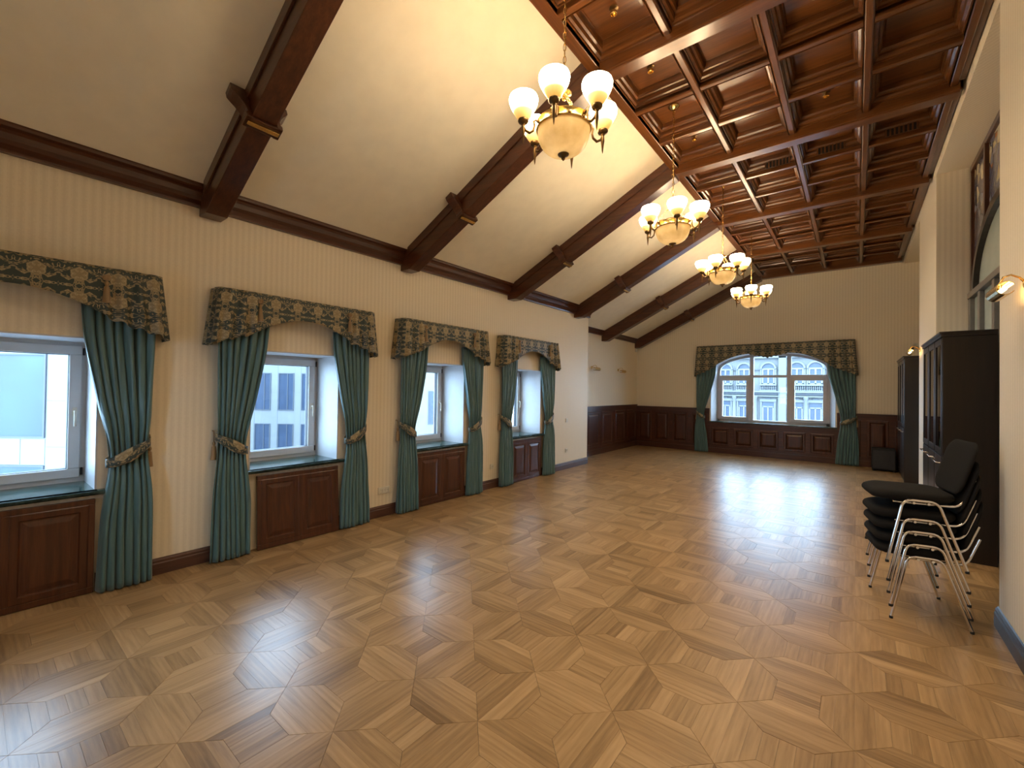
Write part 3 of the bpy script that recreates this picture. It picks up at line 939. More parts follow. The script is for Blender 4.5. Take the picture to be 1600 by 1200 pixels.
# ------------------------------------------------------------------ far window
def far_window():
    e = empty('window_5', (-1.71, YF + 0.36, 0.82))
    S(e, 'large arched window with grey-white frame in the far wall', 'window')
    hw, zs, rise = 1.235, 1.38, 0.40
    def ztop(x): return zs + rise * max(0, 1 - (x / hw) ** 2) ** 0.5
    fw = 0.075
    y0, y1 = -0.035, 0.045
    f = MB()
    n = 24
    def outline(d): return [((hw - d) * math.cos(PI * i / n), zs - d * 0.3 + (rise - d * 0.7) * math.sin(PI * i / n)) for i in range(n + 1)]
    o, q = outline(0), outline(fw)
    for i in range(n):
        f.prism([o[i], o[i + 1], q[i + 1], q[i]], 1, y0, y1)
    f.box(-hw, -hw + fw, y0, y1, 0, zs).box(hw - fw, hw, y0, y1, 0, zs).box(-hw, hw, y0, y1, 0, 0.06)
    f.build('frame', 'pvc_far', e)
    zt = 1.155
    MB().box(-hw + fw, hw - fw, y0 - 0.005, y1, zt, zt + 0.065).build('transom', 'pvc_far', e, bevel=0.004)
    for x in (-0.41, 0.41):
        MB().box(x - 0.045, x + 0.045, y0 - 0.008, y1, 0.06, ztop(x) - 0.06).build('mullion', 'pvc_far', e, bevel=0.004)
    for xa, xb in ((-hw + fw - 0.01, -0.455), (0.455, hw - fw + 0.01)):
        za, zb, t = 0.055, zt, 0.075
        s = MB().box(xa, xb, y0 - 0.03, y1, za, za + t).box(xa, xb, y0 - 0.03, y1, zb - t, zb).box(xa, xa + t, y0 - 0.03, y1, za + t, zb - t).box(xb - t, xb, y0 - 0.03, y1, za + t, zb - t).build('sash', 'pvc_far', e, bevel=0.005)
        MB().box(xa + t, xb - t, 0.0, 0.01, za + t, zb - t).build('pane', 'pane', s)
    MB().box(-0.365, 0.365, 0.0, 0.01, 0.06, zt).build('pane', 'pane', e)
    for xa, xb in ((-hw + fw, -0.455), (-0.365, 0.365), (0.455, hw - fw)):
        k = 10
        top = [(xb + (xa - xb) * i / k, ztop(xb + (xa - xb) * i / k) - 0.06) for i in range(k + 1)]
        MB().prism([(xa, zt + 0.065), (xb, zt + 0.065)] + top, 1, 0.0, 0.01).build('pane', 'pane', e)
    sl = MB().box(-3.05, -0.34, YF - 0.05, YF + 0.33, 0.795, 0.825)
    S(sl.build('window_sill_5', 'marble', bevel=0.006), 'marble sill of the far arched window', 'sill')
far_window()

def fill_window():  # frame and pane for the added fill-daylight opening
    bx0, bx1, bz0, bz1 = FILL_WIN
    e = empty('window_7', ((bx0 + bx1) / 2, YB - 0.2, bz0))
    S(e, 'added unseen window behind the viewer, letting in fill daylight', 'window')
    w, h, t = (bx1 - bx0) / 2, bz1 - bz0, 0.07
    MB().box(-w, w, -0.03, 0.03, 0, t).box(-w, w, -0.03, 0.03, h - t, h).box(-w, -w + t, -0.03, 0.03, t, h - t).box(w - t, w, -0.03, 0.03, t, h - t).build('frame', 'pvc', e, bevel=0.005)
    MB().box(-w + t, w - t, -0.005, 0.005, t, h - t).build('pane', 'pane', e)
fill_window()

# ------------------------------------------------------------------ wainscot (far wall and recess)
def wainscot(name, O, U, Nn, length, h, n, label):
    """O start point on the wall, U direction along, Nn into the room"""
    U, Nn, O = Vector(U), Vector(Nn), Vector(O)
    b = MB()
    def bx(a0, a1, d, z0, z1):
        P = [O + U * a + Nn * k + Vector((0, 0, z)) for z in (z0, z1) for a, k in ((a0, 0.001), (a1, 0.001), (a1, d), (a0, d))]
        b.add(P, [(0, 3, 2, 1), (4, 5, 6, 7), (0, 1, 5, 4), (1, 2, 6, 5), (2, 3, 7, 6), (3, 0, 4, 7)])
    bx(0, length, 0.018, 0, h)
    bx(0, length, 0.034, 0, 0.13)
    bx(0, length, 0.028, h - 0.09, h - 0.03)
    bx(0, length, 0.05, h - 0.03, h)
    e = b.build(name, 'wood_x' if abs(U.x) > 0.5 else 'wood_y')
    S(e, label, 'wainscot')
    pw = length / n
    for i in range(n):
        o = O + U * (i * pw + 0.05) + Nn * 0.016 + Vector((0, 0, 0.20))
        MB().nested(o, U, (0, 0, 1), Nn, pw - 0.10, h - 0.34, [(d, z + 0.006) for d, z in RP]).build('wainscot_panel', 'wood_z', e)
wainscot('trim_3', (XLR, YF, 0), (1, 0, 0), (0, -1, 0), -3.05 - XLR, 1.16, 4, 'mahogany wainscot on the far wall left of the window')
wainscot('trim_4', (-3.05, YF, 0), (1, 0, 0), (0, -1, 0), 2.71, 0.80, 5, 'mahogany wainscot below the far window')
wainscot('trim_5', (-0.34, YF, 0), (1, 0, 0), (0, -1, 0), XRB + 0.34, 1.16, 3, 'mahogany wainscot on the far wall right of the window')
wainscot('trim_6', (XLR, Y_STEP, 0), (0, 1, 0), (1, 0, 0), YF - Y_STEP - 0.05, 1.20, 5, 'mahogany wainscot in the far left recess')

# ------------------------------------------------------------------ stained-glass partition in the right-hand recess
def partition():
    e = empty('window_6', (XRB, 6.01, 0))
    S(e, 'stained glass fanlight over frosted glazing in the right recess', 'window')
    H0, H1, hw = 2.83, 4.365, 1.53
    b = MB()
    t = 0.07
    b.box(0, 0.07, -hw, hw, H1 - t, H1).box(0, 0.07, -hw, -hw + t, H0, H1 - t).box(0, 0.07, hw - t, hw, H0, H1 - t)
    b.build('outer_frame', 'wood_z', e, bevel=0.005)
    n = 28
    A = lambda d: [((1.24 + d) * math.cos(PI * i / n), H0 + (0.68 + d) * math.sin(PI * i / n)) for i in range(n + 1)]
    o, q = A(0.085), A(0)
    ar = MB()
    for i in range(n): ar.prism([o[i], o[i + 1], q[i + 1], q[i]], 0, -0.015, 0.07)
    ar.build('arch_moulding', 'cabinet', e)
    for y in (-0.75, 0.75):
        za = H0 + 0.765 * math.sqrt(1 - (y / 1.325) ** 2)
        MB().box(-0.005, 0.06, y - 0.03, y + 0.03, za - 0.02, H1 - t + 0.01).build('mullion', 'wood_z', e, bevel=0.004)
    for ya, yb in ((-hw + t, -0.75), (-0.75, 0.75), (0.75, hw - t)):
        k = 14
        lo = []
        for i in range(k + 1):
            y = ya + (yb - ya) * i / k
            r = 1 - (y / 1.30) ** 2
            lo.append((y, H0 + 0.74 * math.sqrt(r) if r > 0 else H0 + 0.005))
        MB().prism(lo + [(yb, H1 - t), (ya, H1 - t)], 0, 0.030, 0.042).build('stained_pane', 'stained', e)
    MB().prism(A(0), 0, 0.034, 0.044).build('frosted_pane', 'frosted', e)
    lw = MB()
    MB().box(-0.02, 0.075, -hw, hw, H0 - 0.07, H0).build('transom', 'grey_metal', e, bevel=0.005)
    for y in (-1.48, -0.98, -0.33, 0.33, 0.98, 1.48):
        MB().box(-0.01, 0.07, y - 0.05, y + 0.05, 0, H0 - 0.07).build('post', 'grey_metal', e, bevel=0.004)
    for a, c in zip((-1.48, -0.98, -0.33, 0.33, 0.98), (-0.98, -0.33, 0.33, 0.98, 1.48)):
        MB().box(0.03, 0.04, a + 0.05, c - 0.05, 0, H0 - 0.07).build('frosted_pane', 'frosted', e)
partition()

# ------------------------------------------------------------------ chandeliers
def chandelier():
    """origin at the ceiling plate; everything hangs below"""
    e = empty('chandelier')
    Z = -4.63
    MB().lathe([(0.001, 0), (0.055, 0), (0.058, -0.012), (0.04, -0.03), (0.018, -0.042), (0.012, -0.06), (0.001, -0.062)], 20).build('ceiling_plate', 'brass', e, smooth=True, angle=40)
    ch = MB()
    z = -0.055
    k = 0
    zend = 3.60 + Z
    L = 0.048
    def link_(mb, c, d, t, L, w, r):
        c, d = Vector(c), Vector(d).normalized()
        t = Vector(t)
        t = (t - d * t.dot(d)).normalized()
        pts = []
        for i in range(10):
            a = 2 * PI * i / 10
            pts.append(c + d * (L / 2) * math.cos(a) + t * w * math.sin(a))
        mb.tube(pts, r, 5, closed=True)
    while z > zend:
        link_(ch, (0, 0, z - L / 2), (0, 0, 1), (1, 0, 0) if k % 2 else (0, 1, 0), L + 0.006, 0.010, 0.0026)
        z -= L - 0.006
        k += 1
    ch.tube([(0.004, 0.0, -0.05), (0.010, 0.006, (zend - 0.05) * 0.5), (0.002, 0, zend)], 0.0028, 5)
    ch.build('chain', 'brass', e, smooth=True)
    MB().lathe([(0.001, 0.05), (0.010, 0.045), (0.014, 0.03), (0.03, 0.02), (0.045, 0.022), (0.05, 0.01), (0.03, 0.0), (0.012, -0.01), (0.012, -0.03), (0.001, -0.035)], 18, (0, 0, 3.555 + Z)).build('crown_hub', 'brass', e, smooth=True, angle=50)
    zr = 3.345 + Z
    RR = 0.178
    rg = MB().lathe([(RR - 0.016, 0.03), (RR - 0.004, 0.032), (RR + 0.004, 0.026), (RR + 0.001, 0.018), (RR + 0.001, -0.014), (RR + 0.006, -0.02), (RR + 0.002, -0.028), (RR - 0.016, -0.028), (RR - 0.016, 0.03)], 40, (0, 0, zr))
    rg.build('ring', 'brass', e, smooth=True, angle=40)
    for i in range(3):
        a = 2 * PI * i / 3 + 0.5
        p0 = Vector((0.03 * math.cos(a), 0.03 * math.sin(a), 3.56 + Z))
        p1 = Vector((RR * math.cos(a), RR * math.sin(a), zr + 0.03))
        sc = MB()
        n = 6
        for j in range(n):
            link_(sc, p0.lerp(p1, (j + 0.5) / n), p1 - p0, (0, 0, 1) if j % 2 else (-math.sin(a), math.cos(a), 0), (p1 - p0).length / n + 0.006, 0.009, 0.0028)
        sc.build('suspension_chain', 'brass', e, smooth=True)
    pr = []
    for i in range(13):
        t = i / 12
        a = t * PI / 2
        pr.append((max(0.001, (RR - 0.004) * math.cos(a) ** 0.72), zr - 0.02 - 0.165 * math.sin(a)))
    MB().lathe(pr, 40).build('bowl', 'bowl', e, smooth=True)
    MB().lathe([(0.036, 0.014), (0.040, 0.004), (0.034, -0.008), (0.018, -0.014), (0.012, -0.022), (0.014, -0.03), (0.006, -0.04), (0.001, -0.044)], 18, (0, 0, 3.162 + Z)).build('finial', 'bronze', e, smooth=True, angle=50)
    RA = 0.275
    zs = 3.345 + Z
    arms = []
    for i in range(6):
        a = 2 * PI * i / 6
        c, s = math.cos(a), math.sin(a)
        P = lambda r, z: (r * c, r * s, z)
        am = MB()
        am.tube([P(RR, zr + 0.01), P(RR + 0.012, zr + 0.022), P(RR + 0.026, zr + 0.012), P(RR + 0.022, zr - 0.02), P(RR + 0.03, zr - 0.05), P(RR + 0.055, zr - 0.068), P(RA - 0.015, zr - 0.055), P(RA, zr - 0.03)], [0.007, 0.008, 0.008, 0.007, 0.008, 0.009, 0.009, 0.009], 7)
        am.lathe([(0.001, 0.012), (0.010, 0.01), (0.013, -0.03), (0.009, -0.055), (0.004, -0.10), (0.001, -0.115)], 10, P(RA, zr - 0.03))
        ao = am.build('arm', 'bronze', e, smooth=True, angle=60)
        cp = MB().lathe([(0.001, -0.028), (0.012, -0.026), (0.014, -0.016), (0.030, -0.008), (0.036, 0.004), (0.033, 0.014), (0.001, 0.012)], 16, P(RA, zs))
        cp.build('shade_cup', 'bronze', ao, smooth=True, angle=50)
        pf = [(0.026, 0.0), (0.034, 0.006), (0.050, 0.028), (0.069, 0.060), (0.085, 0.092), (0.094, 0.118), (0.0955, 0.138), (0.090, 0.154), (0.085, 0.158), (0.080, 0.152), (0.086, 0.136), (0.084, 0.118), (0.075, 0.092), (0.06, 0.06), (0.04, 0.028), (0.02, 0.008)]
        sh = MB().lathe(pf, 24)
        sh.build('shade', 'shade', ao, smooth=True, loc=P(RA, zs + 0.008))
    return e
CH0 = chandelier()
CHS = [(2.44, -70.6, 'large brass chandelier nearest the camera, with six lit glass shades'), (4.625, -63.5, 'second lit brass chandelier from the camera'),
       (6.81, -96.0, 'third lit brass chandelier from the camera'), (8.995, -80.2, 'smallest looking, farthest lit brass chandelier')]
for i, (y, a, lb) in enumerate(CHS):
    o = CH0 if i == 0 else copy_tree(CH0)
    o.location = (-1.53, y, 4.63)
    o.rotation_euler = (0, 0, R(a))
    tag(o, lb, 'chandelier', 'brass chandeliers in a row')

# ------------------------------------------------------------------ cabinets
def cabinet(loc, length, height, label, n=3):
    e = empty('cabinet', loc)
    tag(e, label, 'cabinet', 'dark wood cabinets along the right wall')
    D = 0.385
    b = MB().box(0.05, D - 0.004, 0.025, length - 0.025, 0.0, height - 0.06).box(0.012, D, 0, 0.025, 0.0, height - 0.05).box(0.012, D, length - 0.025, length, 0.0, height - 0.05)
    b.build('carcass', 'cabinet', e, bevel=0.003)
    MB().box(0.0, D, -0.005, length + 0.005, height - 0.05, height - 0.015).box(-0.012, D, -0.012, length + 0.012, height - 0.02, height).build('cornice', 'cabinet', e, bevel=0.004)
    MB().box(0.03, 0.05, 0.026, length - 0.026, 0, 0.07).build('plinth', 'cabinet', e)
    w = length / n
    for i in range(n):
        y0, y1 = i * w + 0.027, (i + 1) * w - 0.004
        za, zb, t = 1.0, height - 0.06, 0.06
        d = MB().box(0.008, 0.03, y0, y1, za, za + t).box(0.008, 0.03, y0, y1, zb - t, zb).box(0.008, 0.03, y0, y0 + t, za + t, zb - t).box(0.008, 0.03, y1 - t, y1, za + t, zb - t).build('glass_door', 'cabinet', e, bevel=0.002)
        MB().box(0.016, 0.021, y0 + t, y1 - t, za + t, zb - t).build('pane', 'cab_glass', d)
        dl = MB().box(0.008, 0.03, y0, y1, 0.08, 0.985).build('lower_door', 'cabinet', e, bevel=0.002)
        h = MB().tube([(0.008, y0 + 0.06, 0.92), (-0.022, y0 + 0.07, 0.92), (-0.022, y1 - 0.07, 0.92), (0.008, y1 - 0.06, 0.92)], 0.006, 8)
        h.build('handle', 'chrome', dl, smooth=True, angle=60)
    return e
cabinet((0.655, 6.0, 0), 1.535, 2.225, 'tall dark glass-fronted cabinet behind the stacked chairs')
cabinet((0.665, 10.5, 0), 1.52, 2.29, 'dark glass-fronted cabinet in the far right corner')

# ------------------------------------------------------------------ stacked chairs
def rounded_slab(mb, cx, cy, cz, hx, hy, ht, r, frame=None, crown=0.3, n=6):
    """cushion: rounded-rectangle outline, domed edges; frame maps (a,b,t) to xyz"""
    out = []
    for (sx, sy, a0) in ((1, 1, 0), (-1, 1, 90), (-1, -1, 180), (1, -1, 270)):
        for k in range(n + 1):
            a = R(a0 + 90 * k / n)
            out.append((sx * (hx - r) + r * math.cos(a), sy * (hy - r) + r * math.sin(a)))
    m = len(out)
    rings = [(0.80, -1.0), (0.94, -0.85), (1.0, -0.3), (1.0, 0.2), (0.97, 0.6), (0.90, 0.85), (0.75, 1.0), (0.4, 1.0 + crown)]
    vs, fs = [], []
    for s, t in rings:
        for a, b in out:
            vs.append(frame(cx + a * s, cy + b * s, cz + t * ht))
    for j in range(len(rings) - 1):
        for k in range(m):
            fs.append((j * m + k, j * m + (k + 1) % m, (j + 1) * m + (k + 1) % m, (j + 1) * m + k))
    fs.append(tuple(range(m - 1, -1, -1)))
    fs.append(tuple((len(rings) - 1) * m + k for k in range(m)))
    mb.add(vs, fs)
def bend(pts, r, n=5):
    """round the inner corners of a polyline"""
    P = [Vector(p) for p in pts]
    out = [P[0]]
    for a, b, c in zip(P, P[1:], P[2:]):
        p, q = b + (a - b).normalized() * r, b + (c - b).normalized() * r
        for k in range(n + 1):
            t = k / n
            out.append(p * (1 - t) ** 2 + b * 2 * t * (1 - t) + q * t * t)
    out.append(P[-1])
    return out
def make_chair():
    e = empty('chair')
    for s in (-1, 1):
        y, yt = s * 0.275, s * 0.262
        MB().tube(bend([(-0.20, y, 0.012), (-0.108, yt, 0.455), (0.078, yt, 0.455), (0.222, y, 0.012)], 0.05), 0.0098, 8).build('leg_frame', 'chrome', e, smooth=True, angle=70)
        for x in (-0.20, 0.222):
            MB().lathe([(0.001, 0), (0.011, 0), (0.0115, 0.012), (0.010, 0.018), (0.001, 0.018)], 10, (x, y, 0)).build('foot_cap', 'black', e)
        MB().tube(bend([(-0.15, s * 0.20, 0.425), (0.215, s * 0.20, 0.425), (0.285, s * 0.20, 0.62)], 0.06), 0.0095, 8).build('back_support', 'chrome', e, smooth=True, angle=70)
    MB().tube([(-0.05, -0.262, 0.437), (-0.05, 0.262, 0.437)], 0.009, 8).tube([(0.03, -0.262, 0.437), (0.03, 0.262, 0.437)], 0.009, 8).build('cross_bar', 'chrome', e, smooth=True, angle=70)
    m = MB()
    rounded_slab(m, -0.03, 0, 0.474, 0.235, 0.235, 0.034, 0.12, lambda a, b, t: (a, b, t - 0.10 * max(0, -a - 0.16)), crown=0.15)
    m.build('seat', 'fabric', e, smooth=True, angle=60)
    MB().box(-0.22, 0.15, -0.19, 0.19, 0.436, 0.446).build('seat_shell', 'black', e, bevel=0.004)
    m = MB()
    rec = R(16)
    def fr(a, b, t):
        # a: up along the back, b: across, t: towards the sitter
        cv = 0.20 * b * b
        return (0.262 + a * math.sin(rec) - (t + cv) * math.cos(rec), b, 0.70 + a * math.cos(rec) - (t + cv) * -math.sin(rec) * 0)
    rounded_slab(m, -0.012, 0, 0, 0.192, 0.22, 0.0155, 0.09, fr, crown=0.15)
    m.build('backrest', 'fabric', e, smooth=True, angle=60)
    return e
CHAIR = make_chair()
ZST = [0, 0.085, 0.175, 0.262, 0.395]
LBL = ['black upholstered chair at the bottom of the stack, its feet on the floor', 'second black chair from the bottom of the stack', 'middle black chair of the stack of five', 'second black chair from the top of the stack', 'black upholstered chair on top of the stack']
for i in range(5):
    o = CHAIR if i == 0 else copy_tree(CHAIR)
    o.location = (0.345 - 0.006 * i, 4.45, ZST[i])
    o.rotation_euler = (0, 0, R(11 + (0, 0.5, -0.4, 0.3, 0.2)[i]))
    tag(o, LBL[i], 'chair', 'stacked black chairs with chrome legs')

# ------------------------------------------------------------------ small things on the walls and ceiling
def picture_light(loc, rz, label, lit, reach=0.16, tilt=0.0):
    e = empty('wall_lamp', loc, rz)
    tag(e, label, 'lamp', 'brass picture lights')
    MB().lathe([(0.001, 0), (0.035, 0), (0.035, 0.012), (0.02, 0.018), (0.001, 0.02)], 18).build('wall_plate', 'brass', e, smooth=True, angle=40).rotation_euler = (0, R(90), 0)
    MB().tube([(0.01, 0, 0), (0.3 * reach, 0, 0.035), (0.6 * reach, 0, 0.055), (0.88 * reach, 0, 0.045), (reach, 0, 0.01), (reach, 0, -0.02)], 0.006, 8).build('swan_arm', 'brass', e, smooth=True)
    sh = MB()
    n = 14
    L = 0.13
    prof = [(0.040 * math.cos(R(-150 + 300 * k / n)), 0.040 * math.sin(R(-150 + 300 * k / n))) for k in range(n + 1)]
    inn = [(a * 0.9, b * 0.9) for a, b in prof[::-1]]
    sh.prism([(reach + a, -0.04 + b) for a, b in prof + inn], 1, -L, L)
    so = sh.build('lamp_shade', 'brass', e)
    bl = MB().tube([(reach, -L * 0.8, -0.04), (reach, L * 0.8, -0.04)], 0.011, 8).build('bulb', 'bulb' if lit else 'white_plastic', so, smooth=True)
    return e
picture_light((XR, 3.83, 2.26), R(180), 'brass picture light glowing on the near right wall', True, 0.11)
picture_light((XR, 9.25, 2.30), R(180), 'small brass wall lamp on the pier above the far cabinet', True, 0.12)
picture_light((XLR, 9.5, 2.15), 0, 'unlit brass picture light nearer the corner edge in the left recess', False, 0.14)
picture_light((XLR, 11.0, 2.15), 0, 'unlit brass picture light nearer the far wall in the left recess', False, 0.14)

def socket(y, z, n, label, kind='socket'):
    e = empty('wall_' + kind, (XL, y, z))
    tag(e, label, kind, 'white sockets and switches on the left wall')
    w = 0.041 * n
    MB().box(0, 0.011, -w, w, -0.041, 0.041).build('cover_plate', 'white_plastic', e, bevel=0.004)
    for i in range(n):
        yc = -w + 0.041 + i * 0.082
        if kind == 'switch':
            MB().box(0.010, 0.016, yc - 0.028, yc + 0.028, -0.028, 0.028).build('rocker', 'white_plastic', e, bevel=0.003)
        else:
            s = MB().lathe([(0.026, 0.0), (0.026, 0.004), (0.022, 0.004), (0.021, 0.0), (0.001, -0.001)], 16)
            so = s.build('socket_well', 'white_plastic', e, loc=(0.0115, yc, 0))
            so.rotation_euler = (0, R(90), 0)
            MB().lathe([(0.001, 0), (0.003, 0), (0.003, 0.001), (0.001, 0.001)], 8, (0.0, 0.009, 0.0)).lathe([(0.001, 0), (0.003, 0), (0.003, 0.001), (0.001, 0.001)], 8, (0, -0.009, 0)).build('contact_hole', 'black', so)
socket(3.25, 0.32, 2, 'white double wall socket between the second and third windows')
socket(5.29, 0.345, 1, 'single wall socket between the third and fourth windows')
socket(7.58, 0.37, 1, 'single wall socket low down beyond the last left window')
socket(7.58, 0.98, 1, 'small wall switch beyond the last left window', 'switch')

# loudspeaker box in the far corner
e = empty('loudspeaker', (0.44, 11.95, 0))
tag(e, 'black box loudspeaker on the floor by the far wall', 'loudspeaker')
MB().box(-0.18, 0.20, -0.16, 0.28, 0.03, 0.46).build('cabinet_box', 'black', e, bevel=0.01)
MB().box(-0.16, 0.18, -0.17, -0.16, 0.06, 0.43).build('grille', 'gasket', e)
f = MB()
for x in (-0.15, 0.17):
    for y in (-0.13, 0.25): MB().lathe([(0.001, 0), (0.02, 0), (0.02, 0.03), (0.001, 0.03)], 10, (x, y, 0)).build('foot', 'black', e)

# camera dome on the far right alcove, motion detector in the far left corner
e = empty('security_camera', (0.97, YF, 2.62))
tag(e, 'small white security camera high on the far right wall', 'camera')
MB().lathe([(0.001, 0), (0.05, 0), (0.05, 0.02), (0.03, 0.03), (0.001, 0.03)], 16).build('mount', 'white_plastic', e, smooth=True, angle=40).rotation_euler = (R(90), 0, 0)
MB().tube([(0, -0.02, 0), (0, -0.07, -0.01)], 0.012, 8).build('neck', 'white_plastic', e, smooth=True)
b = MB().tube([(0.03, -0.02, -0.03), (-0.06, -0.16, -0.06)], 0.034, 14).build('body', 'white_plastic', e, smooth=True, angle=50)
MB().tube([(-0.059, -0.158, -0.0597), (-0.066, -0.169, -0.062)], 0.024, 14).build('lens', 'black', b)
e = empty('motion_detector', (XLR, YF - 0.12, 2.78))
tag(e, 'small white motion detector in the far left corner', 'detector')
MB().box(0, 0.045, -0.035, 0.035, -0.05, 0.05).build('housing', 'white_plastic', e, bevel=0.012)
MB().box(0.04, 0.05, -0.022, 0.022, -0.03, 0.01).build('lens', 'reveal', e, bevel=0.004)

# little ceiling fittings
SPOT_W = 18.0
def fitting(x, y, label):
    e = empty('downlight', (x, y, 4.634))
    tag(e, label, 'downlight', 'small brass downlights in the coffers')
    MB().lathe([(0.001, 0), (0.036, 0), (0.036, -0.008), (0.022, -0.012), (0.001, -0.012)], 16).build('rose', 'bronze', e, smooth=True, angle=40)
    MB().lathe([(0.010, -0.01), (0.012, -0.028), (0.026, -0.034), (0.027, -0.052), (0.023, -0.052), (0.021, -0.036), (0.001, -0.034)], 16).build('lamp_holder', 'brass', e, smooth=True, angle=40)
    l = bpy.data.lights.new('fill_spot', 'SPOT')  # wide warm fill light, put into the fitting to lift floor and slope
    l.energy = SPOT_W
    l.color = (1.0, 0.84, 0.62)
    l.spot_size = R(118)
    l.spot_blend = 1.0
    l.shadow_soft_size = 0.02
    lo = bpy.data.objects.new('fill_spot', l)
    COL.objects.link(lo)
    lo.parent = e
    lo.location = (0, 0, -0.06)
BAYS = ['empty near', 'first', 'second', 'third', 'fourth', 'last']
for bi in range(5):  # grid carried on beyond the visible fittings, all assumed lit
    for col, cn in ((0, 'over the chandeliers'), (2, 'right of the chandeliers')):
        for row, rn in ((0, 'near'), (2, 'far')):
            yy = 1.35 + 2.185 * (bi - 1) + 0.08 + 0.314 + row * 0.698
            fitting(-1.80 + col * 0.634 + 0.282, yy, 'small brass downlight %s, %s coffer row of the %s ceiling bay' % (cn, rn, BAYS[bi]))
def vent(x, y, label):
    e = empty('ceiling_vent', (x, y, 4.535))
    tag(e, label, 'vent', 'slotted vents on the coffer ribs')
    MB().box(-0.14, 0.14, -0.004, 0, -0.04, 0.04).build('backing', 'black', e)
    for i in range(8):
        xx = -0.13 + i * 0.037
        MB().box(xx - 0.007, xx + 0.007, -0.014, -0.003, -0.04, 0.04).build('slat', 'ceil_z', e)
yv = RAFT_Y[2] + 0.08 + 0.628 - 0.040
vent(-0.80, yv, 'slotted vent in the second coffer column of the third bay')
vent(-0.25, yv, 'slotted vent in the third coffer column of the third bay')
vent(0.38, yv, 'slotted vent nearest the right wall in the third bay')

# ------------------------------------------------------------------ outside: street, offices, ornate facade
MAT['cladding'] = plain('white_stone_cladding', (0.13, 0.132, 0.135), 0.55, var=0.04, scale=1)
MAT['cream_render'] = plain('cream_render', (0.15, 0.135, 0.10), 0.7, var=0.05, scale=2)
MAT['stucco'] = plain('pale_stucco', (0.105, 0.105, 0.105), 0.75, var=0.05, scale=1)
MAT['stucco_grey'] = plain('grey_stucco', (0.055, 0.06, 0.07), 0.75, var=0.06, scale=1)
MAT['asphalt'] = plain('asphalt', (0.22, 0.22, 0.23), 0.85, var=0.1, scale=1)
MAT['frame_out'] = plain('white_timber_frame', (0.13, 0.13, 0.13), 0.5, var=0.03)
S(MB().box(-70, 60, -60, 90, -11.2, -11.0).build('street', 'asphalt'), 'grey street below the windows', 'street')
E1 = Vector((math.cos(YAW), math.sin(YAW), 0))
E2 = Vector((-math.sin(YAW), math.cos(YAW), 0))
def obox(mb, u0, u1, d0, d1, z0, z1):
    P = [E1 * u + E2 * d + Vector((0, 0, z)) for z in (z0, z1) for u, d in ((u0, d0), (u1, d0), (u1, d1), (u0, d1))]
    return mb.add(P, [(0, 3, 2, 1), (4, 5, 6, 7), (0, 1, 5, 4), (1, 2, 6, 5), (2, 3, 7, 6), (3, 0, 4, 7)])
def office(name, label, D, u0, u1, z0, z1, wins, mat, panes, joints):
    e = empty(name, tuple(E1 * ((u0 + u1) / 2) + E2 * D + Vector((0, 0, -11))))
    tag(e, label, 'building')
    off = -Vector(e.location)
    def mk(mb, nm, mt, par):
        o = mb.build(nm, mt, par)
        if par is e: o.location = off
        return o
    mk(obox(MB(), u0, u1, D, D + 6, z0, z1), 'wall', mat, e)
    for a, b, c, d in wins:
        w = mk(obox(MB(), a, b, D - 0.02, D + 0.02, c, d), 'window_pane', panes, e)
        f = MB()
        t = 0.05
        obox(f, a, b, D - 0.05, D, c, c + t); obox(f, a, b, D - 0.05, D, d - t, d)
        obox(f, a, a + t, D - 0.05, D, c + t, d - t); obox(f, b - t, b, D - 0.05, D, c + t, d - t)
        mm_ = (a + b) / 2 + 0.1
        obox(f, mm_ - 0.02, mm_ + 0.02, D - 0.05, D, c + t, d - t)
        f.build('window_bars', 'stucco_grey', w)
    for a, b, c, d in joints:
        mk(obox(MB(), a, b, D - 0.012, D + 0.01, c, d), 'cladding_panel', mat, e)
    return e
wA = [(-17.75 + 1.6 * i, -16.68 + 1.6 * i, -0.1 - 3.5 * j, 2.47 - 3.5 * j) for i in range(-2, 5) for j in range(-1, 3)]
jA = []
for i in range(-2, 5):
    for j in range(-1, 3):
        a = -16.64 + 1.6 * i
        jA += [(a, a + 0.44, -3.4 + 3.5 * (1 - j) + 1.0 - 3.45, -3.4 + 3.5 * (1 - j) + 1.0 - 1.74), (a, a + 0.44, -3.4 + 3.5 * (1 - j) + 1.0 - 1.70, -3.4 + 3.5 * (1 - j) + 1.0)]
office('office_building', 'pale office building with blue windows seen through the second window', 30, -24, -9.5, -11, 9, wA, 'cladding', 'dark_pane', jA)
wB = [(-18.6 - 4.2 * i, -15.03 - 4.2 * i, -0.19 - 3.6 * j, 2.52 - 3.6 * j) for i in range(2) for j in range(-1, 2)]
jB = []
for j in range(-3, 4):
    jB.append((-15.0, -13.6, -0.47 + 1.49 * j, 1.00 + 1.49 * j))
for i in range(4): jB.append((-15.80 - i * 0.8 + 0.015, -15.03 - i * 0.8 - (0 if i else 0.0), -1.06, -0.23))
office('office_building', 'white panel-clad building with big blue glass seen through the nearest window', 14, -27, -12.6, -11, 7, wB, 'cladding', 'dark_pane2', jB)
wC = [(-5.0 + 2.6 * i, -3.8 + 2.6 * i, -0.6 - 3.6 * j, 1.4 - 3.6 * j) for i in range(3) for j in range(-1, 2)]
jC = [(-9.0 + 2.2 * i, -6.85 + 2.2 * i, -5 + 2.4 * j, -2.63 + 2.4 * j) for i in range(1, 2) for j in range(4)]
office('townhouse', 'cream rendered building glimpsed through the third window', 26, -8.9, 4, -11, 7, wC, 'cream_render', 'dark_pane', jC)

